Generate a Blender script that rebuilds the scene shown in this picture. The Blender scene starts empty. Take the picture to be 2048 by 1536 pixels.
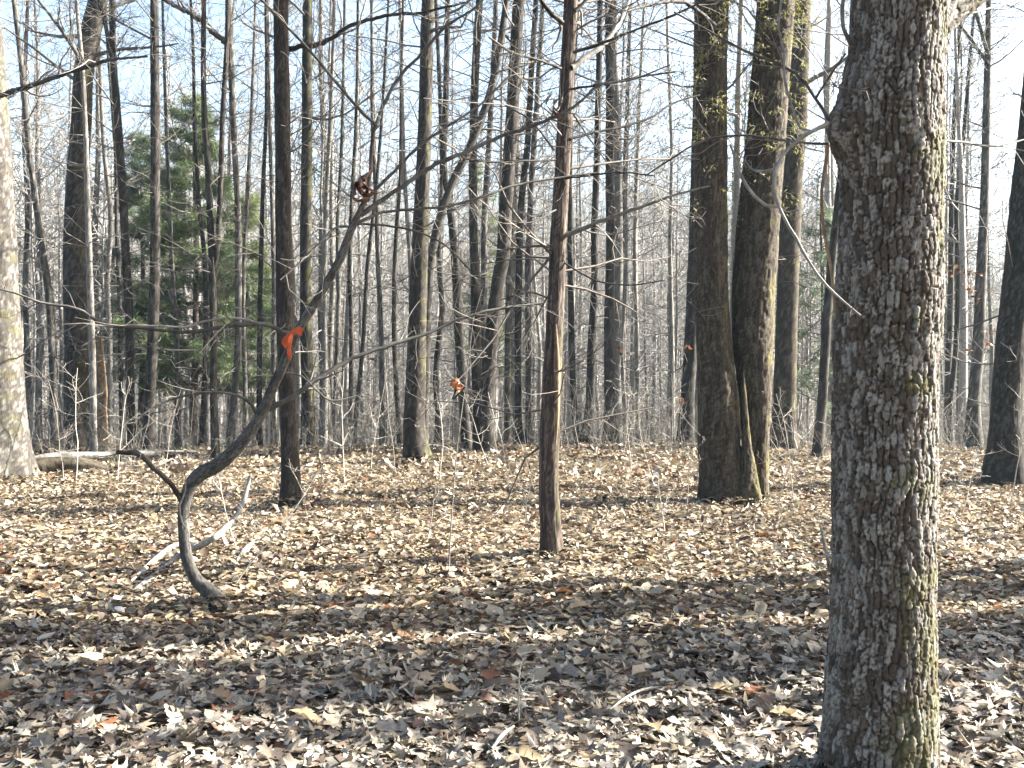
import bpy, math, random
import numpy as np
from mathutils import Vector

# ------------------------------------------------------------------ camera, sky, sun, exposure
SC = bpy.context.scene
COL = SC.collection
F = 2048.0            # focal length in photograph pixels (2048 wide)
CAM_H = 1.5
camd = bpy.data.cameras.new('camera')
camd.sensor_width = 36.0
camd.lens = 36.0 * F / 2048.0
camd.clip_start = 0.05
camd.clip_end = 6000.0
cam = bpy.data.objects.new('camera', camd)
COL.objects.link(cam)
cam.location = (0, 0, CAM_H)
cam.rotation_euler = (math.radians(90), 0, 0)
SC.camera = cam

SUN_AZ = math.radians(12.0)      # degrees forward of straight right
SUN_EL = math.radians(30.0)
sun_dir = Vector((math.cos(SUN_AZ) * math.cos(SUN_EL), math.sin(SUN_AZ) * math.cos(SUN_EL), math.sin(SUN_EL)))
world = bpy.data.worlds.new('World')
SC.world = world
world.use_nodes = True
wn = world.node_tree
for n in list(wn.nodes):
    wn.nodes.remove(n)
sky = wn.nodes.new('ShaderNodeTexSky')
sky.sky_type = 'NISHITA'
sky.sun_disc = False
sky.sun_elevation = SUN_EL
sky.sun_rotation = math.pi / 2 - SUN_AZ
sky.air_density = 1.0
sky.dust_density = 3.6
sky.ozone_density = 0.5
bg = wn.nodes.new('ShaderNodeBackground')
bg.inputs['Strength'].default_value = 0.058
wo = wn.nodes.new('ShaderNodeOutputWorld')
wn.links.new(sky.outputs[0], bg.inputs[0])
wn.links.new(bg.outputs[0], wo.inputs[0])

sl = bpy.data.lights.new('sun', 'SUN')
sl.energy = 5.0
sl.angle = math.radians(0.53)
sl.color = (1.0, 0.965, 0.885)
sun = bpy.data.objects.new('sun', sl)
COL.objects.link(sun)
sun.rotation_euler = sun_dir.to_track_quat('Z', 'Y').to_euler()
sun.location = sun_dir * 60

SC.view_settings.view_transform = 'Standard'
SC.view_settings.look = 'None'
SC.view_settings.gamma = 1.0
SC.view_settings.use_curve_mapping = False
SC.view_settings.exposure = 3.1
SC.cycles.use_denoising = True
SC.cycles.denoising_prefilter = 'ACCURATE'
SC.cycles.max_bounces = 6
SC.cycles.diffuse_bounces = 2
SC.cycles.transparent_max_bounces = 4

RNG = np.random.default_rng(11)

# ------------------------------------------------------------------ small maths helpers
def sstep(a, b, x):
    t = np.clip((np.asarray(x, float) - a) / (b - a), 0, 1)
    return t * t * (3 - 2 * t)

def ground_z(x, y):
    x = np.asarray(x, float); y = np.asarray(y, float)
    z = 0.025 * np.sin(x * 1.3 + 0.7) * np.sin(y * 0.9 + 1.1) + 0.018 * np.sin(x * 2.9 + y * 1.7) + 0.05 * np.sin(x * 0.31 - y * 0.23)
    z = z * sstep(2.0, 5.0, y) 
    ratio = x / np.maximum(np.abs(y), 8.0)
    right = sstep(0.26, 0.50, ratio) * sstep(0, 20, y)
    z = z - (5.2 + 5.0 * right) * sstep(23.5, 52 + 20 * right, y)
    h0 = 55 + 55 * right
    t = np.maximum(y - h0, 0)
    rise = 0.27 * (np.sqrt(t * t + 144) - 12) 
    rise = 62 * np.tanh(rise / 62)
    bump = 1.6 * np.sin(x * 0.045 + 1.0) * np.sin(y * 0.05) + 0.6 * np.sin(x * 0.13 + y * 0.11)
    z = z + rise + bump * sstep(40, 80, y)
    return z

def PX(px, py, d):
    """point that the photograph shows at pixel (px, py) and that stands d metres away"""
    return np.array([(px - 1024.0) / F * d, d, CAM_H - (py - 768.0) / F * d])

def catmull(P, n):
    P = np.asarray(P, float)
    seg = np.linalg.norm(np.diff(P[:, :3], axis=0), axis=1)
    s = np.concatenate([[0], np.cumsum(seg)])
    q = np.asarray(n if np.ndim(n) else np.linspace(0, s[-1], n), float)
    i = np.clip(np.searchsorted(s, q, side='right') - 1, 0, len(P) - 2)
    t = ((q - s[i]) / np.maximum(s[i + 1] - s[i], 1e-9))[:, None]
    m = np.zeros_like(P)
    m[1:-1] = (P[2:] - P[:-2]) / np.maximum(s[2:] - s[:-2], 1e-9)[:, None]
    m[0] = (P[1] - P[0]) / max(s[1] - s[0], 1e-9); m[-1] = (P[-1] - P[-2]) / max(s[-1] - s[-2], 1e-9)
    h = (s[i + 1] - s[i])[:, None]
    t2 = t * t; t3 = t2 * t
    return (2*t3 - 3*t2 + 1) * P[i] + (t3 - 2*t2 + t) * h * m[i] + (-2*t3 + 3*t2) * P[i+1] + (t3 - t2) * h * m[i+1]

def hash2(i, j, k):
    v = np.sin(i * 127.1 + j * 311.7 + k * 74.7) * 43758.5453
    return v - np.floor(v)

def vnoise(x, y, seed, perx=None):
    xi = np.floor(x); yi = np.floor(y); fx = x - xi; fy = y - yi
    fx = fx * fx * (3 - 2 * fx); fy = fy * fy * (3 - 2 * fy)
    xa, xb = xi, xi + 1
    if perx:
        xa = np.mod(xa, perx); xb = np.mod(xb, perx)
    return (hash2(xa, yi, seed) * (1 - fx) + hash2(xb, yi, seed) * fx) * (1 - fy) + (hash2(xa, yi + 1, seed) * (1 - fx) + hash2(xb, yi + 1, seed) * fx) * fy

def plates(u, v, ncol, seed):
    """bark plates: u in 0..ncol around the trunk (wraps), v along it; gives distance to the joint and a number for the plate"""
    iu = np.floor(u)
    f1 = np.full(u.shape, 9.0); f2 = np.full(u.shape, 9.0); rid = np.zeros(u.shape)
    c1 = np.zeros(u.shape); c2 = np.zeros(u.shape)
    for du in (-1, 0, 1):
        cu = iu + du
        cw = np.mod(cu, ncol)
        off = hash2(cw, 3.0, seed)
        iv = np.floor(v + off)
        for dv in (-1, 0, 1):
            cv = iv + dv
            jx = cu + 0.5 + 0.55 * (hash2(cw, cv, seed + 1) - 0.5)
            jy = cv + 0.5 - off + 0.8 * (hash2(cw, cv, seed + 2) - 0.5)
            d = (np.abs(u - jx) ** 2.6 + (np.abs(v - jy) * 0.9) ** 2.6) ** (1 / 2.6)
            r = hash2(cw, cv, seed + 5)
            near = d < f1
            c2 = np.where(near, c1, np.where(d < f2, cu, c2))
            f2 = np.where(near, f1, np.minimum(f2, d))
            rid = np.where(near, r, rid); c1 = np.where(near, cu, c1)
            f1 = np.where(near, d, f1)
    return (f2 - f1) * np.where(c1 == c2, 3.0, 1.0), rid

# ------------------------------------------------------------------ mesh builder
class MB:
    def __init__(self):
        self.v = []; self.q = []; self.t = []; self.c = []; self.n = 0
    def add(self, v, quads=None, tris=None, col=None):
        v = np.asarray(v, float).reshape(-1, 3)
        self.v.append(v)
        if quads is not None and len(quads): self.q.append(np.asarray(quads, np.int64).reshape(-1, 4) + self.n)
        if tris is not None and len(tris): self.t.append(np.asarray(tris, np.int64).reshape(-1, 3) + self.n)
        if col is None: col = (0.3, 0.3, 0.3)
        c = np.asarray(col, float)
        if c.ndim == 1: c = np.broadcast_to(c, (len(v), 3))
        self.c.append(c)
        self.n += len(v)
    def tube(self, P, R, sides=4, col=None, cap=False):
        P = np.asarray(P, float); R = np.asarray(R, float)
        if cap:
            P = np.vstack([P[0] - 1e-4, P, P[-1] + 1e-4]); R = np.concatenate([[1e-4], R, [1e-4]])
        n = len(P)
        T = np.empty_like(P)
        T[1:-1] = P[2:] - P[:-2]; T[0] = P[1] - P[0]; T[-1] = P[-1] - P[-2]
        if cap:
            T[0] = T[1] = P[2] - P[1]; T[-1] = T[-2] = P[-2] - P[-3]
        T /= (np.sqrt((T * T).sum(1)) + 1e-12)[:, None]
        m = np.abs(T.mean(0))
        ref = np.zeros(3); ref[int(np.argmin(m))] = 1.0
        A = np.stack([T[:, 1] * ref[2] - T[:, 2] * ref[1], T[:, 2] * ref[0] - T[:, 0] * ref[2], T[:, 0] * ref[1] - T[:, 1] * ref[0]], 1)
        A /= (np.sqrt((A * A).sum(1)) + 1e-12)[:, None]
        B = np.stack([T[:, 1] * A[:, 2] - T[:, 2] * A[:, 1], T[:, 2] * A[:, 0] - T[:, 0] * A[:, 2], T[:, 0] * A[:, 1] - T[:, 1] * A[:, 0]], 1)
        cs, sn = CS[sides]
        V = P[:, None, :] + R[:, None, None] * (cs[None, :, None] * A[:, None, :] + sn[None, :, None] * B[:, None, :])
        self.add(V.reshape(-1, 3), quads=tubeq(n, sides), col=col)
    def build(self, name, mat, parent=None, origin=None, smooth=True):
        me = bpy.data.meshes.new(name)
        if self.v:
            V = np.vstack(self.v)
            if origin is not None: V = V - np.asarray(origin, float)
            C = np.vstack(self.c)
            q = np.vstack(self.q) if self.q else np.zeros((0, 4), np.int64)
            t = np.vstack(self.t) if self.t else np.zeros((0, 3), np.int64)
            fill_mesh(me, V, q, t, C, smooth)
        me.materials.append(mat)
        o = bpy.data.objects.new(name, me)
        COL.objects.link(o)
        if parent is not None: o.parent = parent
        return o

def fill_mesh(me, V, q, t, C, smooth):
    me.vertices.add(len(V))
    me.vertices.foreach_set('co', V.astype(np.float32).ravel())
    loops = np.concatenate([q.ravel(), t.ravel()]).astype(np.int32)
    me.loops.add(len(loops))
    me.loops.foreach_set('vertex_index', loops)
    nq, nt = len(q), len(t)
    me.polygons.add(nq + nt)
    st = np.concatenate([np.arange(nq) * 4, nq * 4 + np.arange(nt) * 3]).astype(np.int32)
    me.polygons.foreach_set('loop_start', st)
    me.polygons.foreach_set('use_smooth', np.full(nq + nt, smooth))
    a = me.color_attributes.new('col', 'FLOAT_COLOR', 'POINT')
    a.data.foreach_set('color', np.hstack([C, np.ones((len(C), 1))]).astype(np.float32).ravel())
    me.update(calc_edges=True)

CS = {}
for _s in range(3, 33):
    _a = np.arange(_s) * 2 * math.pi / _s
    CS[_s] = (np.cos(_a), np.sin(_a))
_TQ = {}
def tubeq(n, s):
    if (n, s) not in _TQ:
        i = np.arange(n - 1)[:, None] * s; k = np.arange(s)[None, :]; k2 = (k + 1) % s
        _TQ[(n, s)] = np.stack([i + k, i + k2, i + s + k2, i + s + k], -1).reshape(-1, 4)
    return _TQ[(n, s)]

def thing(name, label, cat, loc=(0, 0, 0), group=None):
    o = bpy.data.objects.new(name, None)
    o.empty_display_size = 0.2
    COL.objects.link(o)
    o.location = tuple(float(a) for a in loc)
    tag(o, label, cat, group)
    return o
def tag(o, label=None, cat=None, group=None, kind=None):
    if label: o['label'] = label
    if cat: o['category'] = cat
    if group: o['group'] = group
    if kind: o['kind'] = kind
    return o

# ------------------------------------------------------------------ materials
def new_mat(name):
    m = bpy.data.materials.new(name); m.use_nodes = True
    nt = m.node_tree
    b = nt.nodes['Principled BSDF']
    return m, nt, b
def node(nt, kind, **kw):
    n = nt.nodes.new(kind)
    for k, v in kw.items(): setattr(n, k, v)
    return n
def bark_material(name, fine=60.0, stretch=0.25, bump=0.35, dist=0.01, rough=0.9):
    """colour of each plate comes with the mesh; fine grain and pores are added here"""
    m, nt, b = new_mat(name)
    at = node(nt, 'ShaderNodeAttribute', attribute_name='col')
    tc = node(nt, 'ShaderNodeTexCoord'); mp = node(nt, 'ShaderNodeMapping')
    mp.inputs['Scale'].default_value = (1, 1, stretch)
    nt.links.new(tc.outputs['Object'], mp.inputs[0])
    no = node(nt, 'ShaderNodeTexNoise'); no.inputs['Scale'].default_value = fine; no.inputs['Detail'].default_value = 6; no.inputs['Roughness'].default_value = 0.65
    nt.links.new(mp.outputs[0], no.inputs['Vector'])
    mr = node(nt, 'ShaderNodeMapRange'); mr.inputs[1].default_value = 0.25; mr.inputs[2].default_value = 0.75; mr.inputs[3].default_value = 0.45; mr.inputs[4].default_value = 1.5
    nt.links.new(no.outputs['Fac'], mr.inputs[0])
    mx = node(nt, 'ShaderNodeVectorMath', operation='SCALE')
    nt.links.new(at.outputs['Color'], mx.inputs[0]); nt.links.new(mr.outputs[0], mx.inputs['Scale'])
    nt.links.new(mx.outputs[0], b.inputs['Base Color'])
    bp = node(nt, 'ShaderNodeBump'); bp.inputs['Strength'].default_value = bump; bp.inputs['Distance'].default_value = dist
    nt.links.new(no.outputs['Fac'], bp.inputs['Height']); nt.links.new(bp.outputs[0], b.inputs['Normal'])
    b.inputs['Roughness'].default_value = rough
    b.inputs['Specular IOR Level'].default_value = 0.2
    return m
M_BARK = bark_material('bark', 45.0, 0.2, 0.6, 0.012)
M_BARK_FINE = bark_material('oak_bark', 120.0, 0.45, 0.5, 0.004)
M_TWIG = bark_material('twig_bark', 30.0, 1.0, 0.2, 0.004, 0.75)
M_WOOD = bark_material('weathered_wood', 40.0, 1.0, 0.4, 0.006, 0.85)

def leaf_material(name, trans=0.28, rough=0.55, vein=True):
    m, nt, b = new_mat(name)
    at = node(nt, 'ShaderNodeAttribute', attribute_name='col')
    tc = node(nt, 'ShaderNodeTexCoord')
    no = node(nt, 'ShaderNodeTexNoise'); no.inputs['Scale'].default_value = 55; no.inputs['Detail'].default_value = 4
    nt.links.new(tc.outputs['Object'], no.inputs['Vector'])
    mr = node(nt, 'ShaderNodeMapRange'); mr.inputs[1].default_value = 0.3; mr.inputs[2].default_value = 0.7; mr.inputs[3].default_value = 0.72; mr.inputs[4].default_value = 1.2
    nt.links.new(no.outputs['Fac'], mr.inputs[0])
    mx = node(nt, 'ShaderNodeVectorMath', operation='SCALE')
    nt.links.new(at.outputs['Color'], mx.inputs[0]); nt.links.new(mr.outputs[0], mx.inputs['Scale'])
    nt.links.new(mx.outputs[0], b.inputs['Base Color'])
    b.inputs['Roughness'].default_value = rough
    b.inputs['Specular IOR Level'].default_value = 0.35
    tr = node(nt, 'ShaderNodeBsdfTranslucent')
    nt.links.new(mx.outputs[0], tr.inputs['Color'])
    ms = node(nt, 'ShaderNodeMixShader'); ms.inputs[0].default_value = trans
    out = nt.nodes['Material Output']
    nt.links.new(b.outputs[0], ms.inputs[1]); nt.links.new(tr.outputs[0], ms.inputs[2]); nt.links.new(ms.outputs[0], out.inputs[0])
    return m
M_LEAF = leaf_material('dry_leaf', 0.22, 0.5)
M_NEEDLE = leaf_material('evergreen_spray', 0.42, 0.6)

def ground_material():
    m, nt, b = new_mat('forest_floor')
    tc = node(nt, 'ShaderNodeTexCoord')
    def vor(scale):
        v = node(nt, 'ShaderNodeTexVoronoi'); v.inputs['Scale'].default_value = scale
        nt.links.new(tc.outputs['Object'], v.inputs['Vector']); return v
    v1 = vor(9.0); v2 = vor(2.6)
    cr = node(nt, 'ShaderNodeValToRGB')
    el = cr.color_ramp.elements
    el[0].position = 0.0; el[0].color = (0.022, 0.014, 0.010, 1)
    el[1].position = 1.0; el[1].color = (0.24, 0.195, 0.145, 1)
    for p, c in ((0.25, (0.06, 0.041, 0.029, 1)), (0.5, (0.118, 0.086, 0.062, 1)), (0.75, (0.165, 0.129, 0.095, 1))):
        e = el.new(p); e.color = c
    sp = node(nt, 'ShaderNodeSeparateColor')
    nt.links.new(v1.outputs['Color'], sp.inputs[0])
    no = node(nt, 'ShaderNodeTexNoise'); no.inputs['Scale'].default_value = 0.35; no.inputs['Detail'].default_value = 5
    nt.links.new(tc.outputs['Object'], no.inputs['Vector'])
    ad = node(nt, 'ShaderNodeMath', operation='MULTIPLY_ADD')
    nt.links.new(no.outputs['Fac'], ad.inputs[0]); ad.inputs[1].default_value = 0.9; ad.inputs[2].default_value = -0.45
    ad2 = node(nt, 'ShaderNodeMath', operation='ADD'); ad2.use_clamp = True
    nt.links.new(sp.outputs[0], ad2.inputs[0]); nt.links.new(ad.outputs[0], ad2.inputs[1])
    nt.links.new(ad2.outputs[0], cr.inputs[0])
    nt.links.new(cr.outputs[0], b.inputs['Base Color'])
    bp = node(nt, 'ShaderNodeBump'); bp.inputs['Strength'].default_value = 1.0; bp.inputs['Distance'].default_value = 0.06
    nt.links.new(v1.outputs['Distance'], bp.inputs['Height'])
    bp2 = node(nt, 'ShaderNodeBump'); bp2.inputs['Strength'].default_value = 0.8; bp2.inputs['Distance'].default_value = 0.2
    nt.links.new(v2.outputs['Distance'], bp2.inputs['Height']); nt.links.new(bp.outputs[0], bp2.inputs['Normal'])
    nt.links.new(bp2.outputs[0], b.inputs['Normal'])
    b.inputs['Roughness'].default_value = 0.95; b.inputs['Specular IOR Level'].default_value = 0.1
    return m
M_GROUND = ground_material()

def plain(name, c, rough=0.6, trans=0.0):
    m, nt, b = new_mat(name)
    tc = node(nt, 'ShaderNodeTexCoord')
    no = node(nt, 'ShaderNodeTexNoise'); no.inputs['Scale'].default_value = 25; no.inputs['Detail'].default_value = 5
    nt.links.new(tc.outputs['Object'], no.inputs['Vector'])
    cr = node(nt, 'ShaderNodeValToRGB')
    cr.color_ramp.elements[0].position = 0.3; cr.color_ramp.elements[1].position = 0.7
    cr.color_ramp.elements[0].color = tuple(a * 0.75 for a in c) + (1,)
    cr.color_ramp.elements[1].color = tuple(min(a * 1.15, 1) for a in c) + (1,)
    nt.links.new(no.outputs['Fac'], cr.inputs[0]); nt.links.new(cr.outputs[0], b.inputs['Base Color'])
    b.inputs['Roughness'].default_value = rough
    if trans:
        tr = node(nt, 'ShaderNodeBsdfTranslucent'); nt.links.new(cr.outputs[0], tr.inputs['Color'])
        ms = node(nt, 'ShaderNodeMixShader'); ms.inputs[0].default_value = trans
        nt.links.new(b.outputs[0], ms.inputs[1]); nt.links.new(tr.outputs[0], ms.inputs[2])
        nt.links.new(ms.outputs[0], nt.nodes['Material Output'].inputs[0])
    return m
M_RIBBON = plain('orange_tape', (0.52, 0.088, 0.016), 0.45, 0.3)
M_STONE = plain('pale_stone', (0.42, 0.42, 0.41), 0.85)

# palettes: furrow, plate, lichen on plates, moss
PAL = {
    'oak':   ((0.0228, 0.0167, 0.0129), (0.0570, 0.0456, 0.0357), (0.2052, 0.1991, 0.1786), (0.0722, 0.0684, 0.0213)),
    'dark':  ((0.0114, 0.0087, 0.0072), (0.0228, 0.0182, 0.0152), (0.0646, 0.0593, 0.0517), (0.0646, 0.0608, 0.0190)),
    'grey':  ((0.0228, 0.0190, 0.0160), (0.0494, 0.0433, 0.0372), (0.1596, 0.1520, 0.1353), (0.0760, 0.0722, 0.0266)),
    'pale':  ((0.0608, 0.0532, 0.0456), (0.1406, 0.1292, 0.1140), (0.2432, 0.2318, 0.2052), (0.0912, 0.0912, 0.0418)),
    'cedar': ((0.022, 0.0148, 0.012), (0.043, 0.0295, 0.0235), (0.125, 0.103, 0.086), (0.0608, 0.0684, 0.0190)),
    'mossy': ((0.0145, 0.0100, 0.0072), (0.0335, 0.0242, 0.0170), (0.078, 0.066, 0.047), (0.092, 0.084, 0.020)),
    'smooth':((0.030, 0.0275, 0.025), (0.048, 0.0445, 0.0405), (0.11, 0.105, 0.095), (0.06, 0.063, 0.032)),
    'bleached':((0.06, 0.054, 0.046), (0.15, 0.14, 0.122), (0.26, 0.248, 0.22), (0.11, 0.11, 0.055)),
    'rotten':((0.0570, 0.0327, 0.0198), (0.1444, 0.0927, 0.0562), (0.2356, 0.1748, 0.1140), (0.0912, 0.0760, 0.0228)),
}

# ------------------------------------------------------------------ trunks
def trunk_mesh(mb, path, nang, zs, pal, pw, ph, depth, seed, flare=0.35, flare_h=0.3, moss=0.0, moss_dir=0.0, lichen=0.35, wob=0.05, lobes=5, extra=None):
    """a trunk along path rows (x, y, z, radius) with raised bark plates; zs: distances along the path"""
    Q = catmull(path, zs)
    P = Q[:, :3]; R = np.maximum(Q[:, 3], 0.004)
    n = len(P)
    T = np.gradient(P, axis=0); T /= np.linalg.norm(T, axis=1)[:, None] + 1e-12
    A = np.cross(np.array([0.0, 1.0, 0.0]), T); bad = np.linalg.norm(A, axis=1) < 1e-6
    A[bad] = (1, 0, 0); A /= np.linalg.norm(A, axis=1)[:, None]
    B = np.cross(T, A)
    th = np.arange(nang) * 2 * math.pi / nang
    S, TH = np.meshgrid(np.asarray(zs, float), th, indexing='ij')
    RR = np.repeat(R[:, None], nang, 1)
    rmax = float(np.percentile(R, 80))
    ncol = max(5, int(round(2 * math.pi * rmax / pw)))
    wu = (vnoise(S / (ph * 3.2), TH * 0 + 1.5, seed + 20) - 0.5) * 1.2 + (vnoise(S / (ph * 1.3), TH / (2 * math.pi) * 8, seed + 21, 8) - 0.5) * 0.8
    u = TH / (2 * math.pi) * ncol + wu
    v = S / ph + (vnoise(TH / (2 * math.pi) * ncol * 0.5, S / ph * 0.4, seed + 22) - 0.5) * 1.0
    e, rid = plates(u, v, ncol, seed)
    ew = vnoise(TH / (2 * math.pi) * ncol * 0.7, S / ph * 1.4, seed + 60)
    rel = sstep(0.02, 0.10 + 0.22 * ew, e + 0.10 * (vnoise(TH / (2 * math.pi) * ncol * 3, S / pw * 2.2, seed + 61, ncol * 3) - 0.3))
    dep = np.minimum(depth, RR * 0.22)
    lump = vnoise(TH / (2 * math.pi) * 6, S / (rmax * 5), seed + 31, 6) - 0.5
    lump2 = vnoise(TH / (2 * math.pi) * 12, S / (rmax * 1.8), seed + 32, 12) - 0.5
    rough = vnoise(TH / (2 * math.pi) * ncol * 4, S / pw * 3, seed + 33, ncol * 4) - 0.5
    fl = np.exp(-np.maximum(S - S.min() - 0.08, 0) / flare_h) * flare
    lob = 0.5 + 0.5 * np.cos(TH * lobes + seed) + 0.35 * np.cos(TH * 3 + seed * 2.1)
    r = RR * (1 + wob * 2 * lump + wob * lump2) * (1 + fl * (0.55 + 0.65 * lob))
    r = r + dep * (rel * (0.6 + 0.55 * rid) - 0.6) + dep * 0.3 * rough * rel
    if extra is not None: r = r + extra(S, TH, RR)
    V = P[:, None, :] + r[..., None] * (np.cos(TH)[..., None] * A[:, None, :] + np.sin(TH)[..., None] * B[:, None, :])
    f, p, l, mo = [np.array(c) for c in PAL[pal]]
    tone = 0.72 + 0.56 * hash2(np.round(rid * 997), 2.0, 1.0)
    big = 0.5 * vnoise(TH / (2 * math.pi) * 5, S / (rmax * 3.5), seed + 41, 5) + 0.5 * vnoise(TH / (2 * math.pi) * 16, S / (rmax * 1.6), seed + 42, 16)
    rl = hash2(np.round(rid * 991), 5.0, seed)
    li = sstep(0.80 - lichen, 1.10 - lichen, 0.72 * rl + 0.3 * big + 0.8 * rough) * (0.55 + 0.45 * hash2(np.round(rid * 983), 8.0, seed))
    base = p[None, None] * tone[..., None]
    colr = base * (1 - li[..., None]) + l[None, None] * li[..., None] * (0.85 + 0.3 * tone[..., None] - 0.15)
    rc = (0.25 + 0.75 * rel)[..., None]
    colr = f[None, None] * (1 - rc) + colr * rc
    if moss > 0:
        mk = vnoise(TH / (2 * math.pi) * 9, S / 0.18, seed + 51, 9) * 0.6 + vnoise(TH / (2 * math.pi) * 22, S / 0.06, seed + 52, 22) * 0.4
        ang = np.cos(TH - moss_dir)
        mk = sstep(0.66 - 0.2 * moss, 0.86 - 0.2 * moss, mk * 0.75 + 0.25 * (ang * 0.5 + 0.5) + 0.1 * np.exp(-S / 0.3)) * np.clip(ang * 1.6 + 0.25, 0, 1)
        mk = mk * min(1.0, 0.35 + 0.6 * moss)
        colr = colr * (1 - mk[..., None]) + mo[None, None] * (0.7 + 0.6 * rid[..., None]) * mk[..., None]
    mb.add(V.reshape(-1, 3), quads=tubeq(n, nang), col=colr.reshape(-1, 3))
    mb.add(np.array([P[-1] + T[-1] * 0.002, P[-1] + A[-1] * 0.001, P[-1] + B[-1] * 0.001]), tris=[(0, 1, 2)], col=p)
    return P, R

# ------------------------------------------------------------------ branches and twigs
def walk(rng, p, d, L, n, wig, up):
    k = rng.normal(0, wig, (n, 3))
    D = d[None, :] + np.cumsum(k, 0)
    D[:, 2] += up * np.linspace(0, 1, n)
    D /= np.sqrt((D * D).sum(1))[:, None]
    out = np.empty((n + 1, 3)); out[0] = p
    out[1:] = p + np.cumsum(D * (L / n), 0)
    return out, D

def unit(v):
    return v / (math.sqrt(float(v @ v)) + 1e-12)

def grow(mb, rng, p, d, L, r, lvl, col, rmin=0.003, wig=0.16, up=0.25, kids=(6, 6, 5), spread=0.9, seglen=None, t0=0.2, decay=0.5):
    n = 5 if lvl >= 2 else (4 if lvl == 1 else 3)
    P, D = walk(rng, p, d, L, n, wig, up)
    R = np.linspace(r, max(r * 0.3, rmin * 0.7), n + 1)
    sides = 3 if r < 0.012 else (4 if r < 0.03 else 6)
    c = np.asarray(col) * rng.uniform(0.8, 1.2)
    mb.tube(P, R, sides, c)
    if lvl <= 0: return P
    k = int(kids[min(lvl, len(kids)) - 1] * rng.uniform(0.7, 1.3) + 0.5)
    for i in range(k):
        t = t0 + (1 - t0) * (i + rng.uniform(0, 1)) / max(k, 1)
        x = min(t * n, n - 1e-3); j = int(x); fr = x - j
        q = P[j] * (1 - fr) + P[j + 1] * fr
        side = rng.normal(0, 1, 3); side[2] = side[2] * 0.7 + 0.15
        dj = D[j]
        side -= dj * float(side @ dj)
        nd = unit(dj * rng.uniform(0.5, 1.0) + unit(side) * spread * rng.uniform(0.6, 1.3))
        rr = R[j] * (1 - fr) + R[j + 1] * fr
        grow(mb, rng, q, nd, L * decay * rng.uniform(0.55, 1.15) * (1.15 - 0.5 * t), max(rr * 0.55, rmin), lvl - 1, col, rmin, wig, up * 0.8, kids, spread, decay=decay)
    return P

TWIGC = (0.115, 0.103, 0.09)
def crown_for(mb, rng, P, R, z0, z1, nl, reach, col, rmin, lvl=2, kids=(4, 5, 6), upness=0.6, wig=0.17):
    """limbs along a trunk between heights z0 and z1"""
    idx = np.where((P[:, 2] >= z0) & (P[:, 2] <= z1))[0]
    if not len(idx): return
    for k in range(nl):
        t = (k + rng.uniform(0, 1)) / nl
        j = idx[min(int(t * len(idx)), len(idx) - 1)]
        a = rng.uniform(0, 2 * math.pi)
        h = (P[j, 2] - z0) / max(z1 - z0, 0.1)
        el = upness * (0.5 + 0.9 * h) + rng.normal(0, 0.15)
        d = unit(np.array([math.cos(a), math.sin(a), el]))
        L = reach * rng.uniform(0.55, 1.15) * (1.1 - 0.55 * h)
        r = min(max(R[j] * 0.30, rmin * 2), 0.06) * rng.uniform(0.5, 1.1)
        grow(mb, rng, P[j], d, L, r, lvl, col, rmin, wig, 0.35, kids)

def side_twigs(mb, rng, P, R, z0, z1, n, length, col, rmin, lvl=1):
    """thin dead side branches low on a trunk"""
    idx = np.where((P[:, 2] >= z0) & (P[:, 2] <= z1))[0]
    if not len(idx): return
    for k in range(n):
        j = int(rng.choice(idx))
        a = rng.uniform(0, 2 * math.pi)
        d = unit(np.array([math.cos(a), math.sin(a), rng.normal(0.15, 0.25)]))
        r = max(rmin * 1.6, min(R[j] * 0.2, 0.012)) * rng.uniform(0.7, 1.2)
        grow(mb, rng, P[j] + d * R[j] * 0.8, d, length * rng.uniform(0.35, 1.3), r, lvl, col, rmin, 0.24, 0.12, (5, 4))

def px_path(pts, d0, d1=None):
    d1 = d0 if d1 is None else d1
    n = len(pts)
    acc = np.concatenate([[0], np.cumsum([math.hypot(pts[i+1][0]-pts[i][0], pts[i+1][1]-pts[i][1]) for i in range(n-1)])])
    acc = acc / max(acc[-1], 1e-9)
    out = []
    for (px, py, w), t in zip(pts, acc):
        d = d0 + (d1 - d0) * t
        out.append(np.append(PX(px, py, d), w * d / F / 2))
    return np.array(out)

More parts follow.
